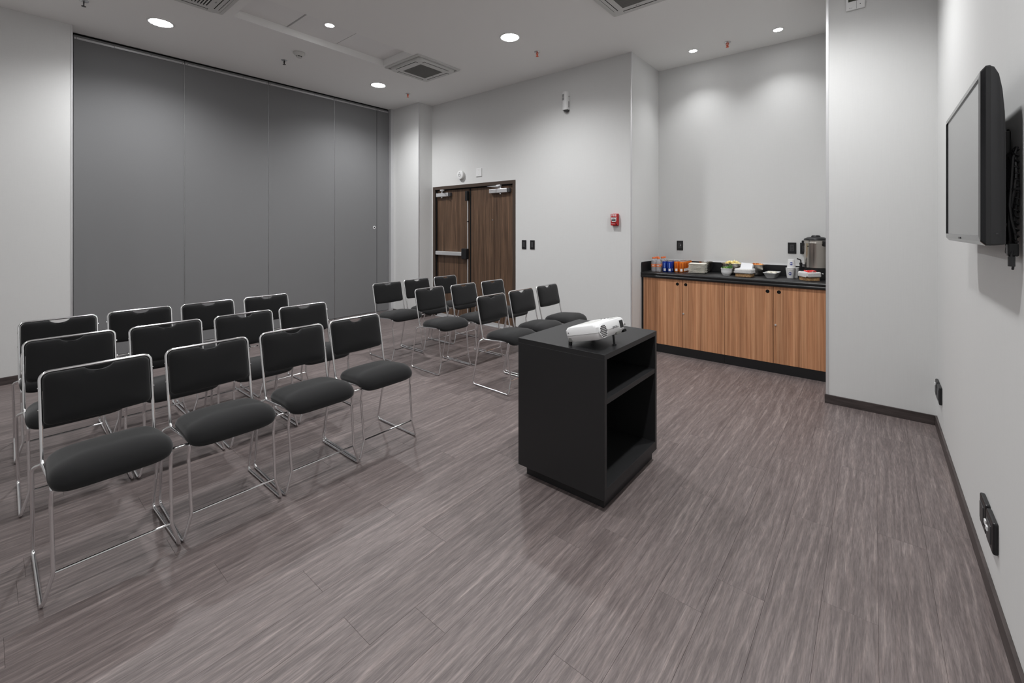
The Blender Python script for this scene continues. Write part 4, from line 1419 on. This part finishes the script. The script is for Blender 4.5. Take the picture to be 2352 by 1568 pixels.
def make_chair():
    t = thing('stacking_chair', 'chair', 'chair')
    w = 0.187
    path = [(0.165, -0.183, 0.4390), (-0.105, -0.185, 0.417), (-0.188, -w, 0.781), (-0.188, w, 0.781), (-0.105, 0.185, 0.417), (0.165, 0.183, 0.4390)]
    obj('back_frame', tube(fillet(path, [0, 0.028, 0.030, 0.030, 0.028, 0], 6), TR, 10), M['chrome'], t, True)
    for s in (-1, 1):
        p = [(0.10, s * 0.1835, 0.4337), (0.206, s * 0.181, 0.4423), (0.185, s * 0.182, 0.359), (0.214, s * 0.178, 0.117), (0.218, s * 0.2085, TR + 0.001), (-0.218, s * 0.204, TR + 0.001), (-0.126, s * 0.213, 0.405), (-0.104, s * 0.186, 0.418)]
        leg = obj('sled_leg', tube(fillet(p, [0, 0.022, 0.04, 0.10, 0.022, 0.022, 0.030, 0], 6), TR, 10), M['chrome'], t, True)
        for fx, k in ((0.17, 0.11), (-0.17, 0.89)):
            y = s * (0.2085 - 0.0045 * k)
            obj('floor_glide', cyl((fx, y, 0.0), (0, 0, 1), 0.0068, 0.004, 10), M['black'], leg)
    obj('front_stretcher', tube([(0.2125, -0.178, 0.1175), (0.2125, 0.178, 0.1175)], 0.0052, 8), M['chrome'], t, True)
    obj('seat_bar', tube([(-0.06, -0.183, 0.417), (-0.06, 0.183, 0.417)], 0.0055, 8), M['chrome'], t, True)
    # seat cushion
    N = 56
    cxs = 0.065
    half = 0.172

    def outline(k):
        a = 2 * PI * k / N
        ca, sa = math.cos(a), math.sin(a)
        e = 0.33
        u = math.copysign(abs(ca) ** e, ca)
        v = math.copysign(abs(sa) ** e, sa)
        wy = 0.177 + 0.018 * (u + 1) / 2
        return cxs + half * u, wy * v

    def zoff(x, y):
        z = 0.081 * x
        if x > 0.12:
            z -= 0.040 * ((x - 0.12) / 0.117) ** 2
        return z
    rings = []
    for sc, z in ((0.90, 0.426), (0.97, 0.426), (1.0, 0.433), (1.012, 0.446), (1.0, 0.460), (0.965, 0.472), (0.90, 0.481), (0.78, 0.488), (0.56, 0.493), (0.30, 0.4955), (0.08, 0.496)):
        ring = []
        for k in range(N):
            x, y = outline(k)
            x = cxs + (x - cxs) * sc
            y = y * sc
            ring.append((x, y, z + zoff(x, y) - 0.006 * (y / 0.18) ** 2 * (1 if z > 0.45 else 0)))
        rings.append(ring)
    obj('seat', loft(rings), M['fabric'], t, True, angle=70)
    # backrest pad with a hand notch
    d = Vector((BK1[0] - BK0[0], 0, BK1[1] - BK0[1])).normalized()
    nrm = Vector((d.z, 0, -d.x))
    p0 = Vector((BK0[0], 0, BK0[1]))
    s0, s1 = 0.150, 0.3675
    hw = 0.1795
    out = []
    rc = 0.026

    def arc(cy, cs, a0, a1, n=5):
        for k in range(n + 1):
            a = a0 + (a1 - a0) * k / n
            out.append((cy + rc * math.cos(a), cs + rc * math.sin(a)))
    arc(-hw + rc, s0 + rc, PI, 1.5 * PI)
    for k in range(1, 8):
        y = -hw + rc + (2 * hw - 2 * rc) * k / 8
        out.append((y, s0 - 0.004 * math.sin(PI * k / 8)))
    arc(hw - rc, s0 + rc, 1.5 * PI, 2 * PI)
    for k in range(1, 5):
        out.append((hw, s0 + rc + (s1 - s0 - 2 * rc) * k / 5))
    arc(hw - rc, s1 - rc, 0, PI / 2)
    nw, ndp = 0.050, 0.021
    out.append((0.10, s1 - 0.001))
    out.append((0.062, s1 - 0.0012))
    for k in range(0, 13):
        y = nw - 2 * nw * k / 12
        out.append((y, s1 - 0.001 - ndp * max(0.0, 1 - (y / nw) ** 2) ** 0.75))
    out.append((-0.062, s1 - 0.0012))
    out.append((-0.10, s1 - 0.001))
    arc(-hw + rc, s1 - rc, PI / 2, PI)
    for k in range(1, 5):
        out.append((-hw, s1 - rc - (s1 - s0 - 2 * rc) * k / 5))
    cs = (s0 + s1) / 2 - 0.012

    def place(y, s, n):
        return p0 + d * s + nrm * n + Vector((0, y, 0))
    rings = []
    for sc, n in ((0.60, -0.013), (0.93, -0.012), (0.985, -0.006), (1.0, 0.004), (0.99, 0.012), (0.955, 0.018), (0.88, 0.0225), (0.70, 0.026), (0.42, 0.028), (0.12, 0.0285)):
        fade = max(0.0, min(1.0, (sc - 0.80) / 0.17))
        ring = []
        for y, s in out:
            if abs(y) <= nw and s > cs:
                s = s1 - 0.001 - (s1 - 0.001 - s) * fade
            ring.append(place(y * sc, cs + (s - cs) * sc, n))
        rings.append(ring)
    obj('backrest', loft(rings), M['fabric'], t, True, angle=70)
    for s in (-1, 1):
        for ss in (0.22, 0.31):
            p = p0 + d * ss
            obj('frame_rivet', cyl((p.x, s * 0.1925, p.z), (0, s, 0), 0.0028, 0.0022, 8), M['chrome'], t)
    return t


proto = make_chair()
bm = bmesh.new()
LB = tube([(0.196, 0.181, 0.432), (0.196, 0.246, 0.432)], 0.0046, 8)
lb_me = bpy.data.meshes.new('linking_bar')
LB.to_mesh(lb_me)
LB.free()
lb_me.materials.append(M['chrome'])
for f in lb_me.polygons:
    f.use_smooth = True

ordn = ['first', 'second', 'third', 'fourth']
chairs = []
front = [(-2.570, 0.344, 0.5), (-2.581, 0.778, -0.2), (-2.583, 1.220, -0.5), (-2.596, 1.651, 0.2)]
mid = [(-3.390, 0.326, -0.5), (-3.372, 0.766, -0.5), (-3.356, 1.214, -1.0), (-3.380, 1.655, -0.3)]
back = [(-4.135, 0.335, -1.0), (-4.148, 0.770, -1.0), (-4.126, 1.207, -0.3), (-4.128, 1.666, 0.0)]
rfront = [(-2.566, 3.015, -1.3), (-2.572, 3.470, -1.5), (-2.590, 3.950, -1.0)]
rmid = [(-3.398, 2.975, -1.0), (-3.346, 3.412, -0.5), (-3.325, 3.870, -0.5)]
rback = [(-4.112, 2.950, -1.0), (-4.155, 3.402, -0.5), (-4.125, 3.840, 0.0)]
first = True
for rowlab, blk, lst in (('front row', 'left block', front), ('middle row', 'left block', mid), ('back row', 'left block', back),
                         ('front row', 'right block by the door', rfront), ('middle row', 'right block by the door', rmid), ('back row', 'right block by the door', rback)):
    for i, (x, y, a) in enumerate(lst):
        o = proto if first else copy_tree(proto)
        first = False
        o.location = (x, y, 0)
        o.rotation_euler = (0, 0, math.radians(a))
        o['label'] = 'black padded chair, %s of the %s, %s from the left' % (rowlab, blk, ordn[i])
        o['category'] = 'chair'
        o['group'] = 'black chairs in the %s' % blk
        chairs.append((o, i < len(lst) - 1))
for o, linked in chairs:
    if linked:
        b_ = bpy.data.objects.new('linking_bar', lb_me)
        link(b_, o)
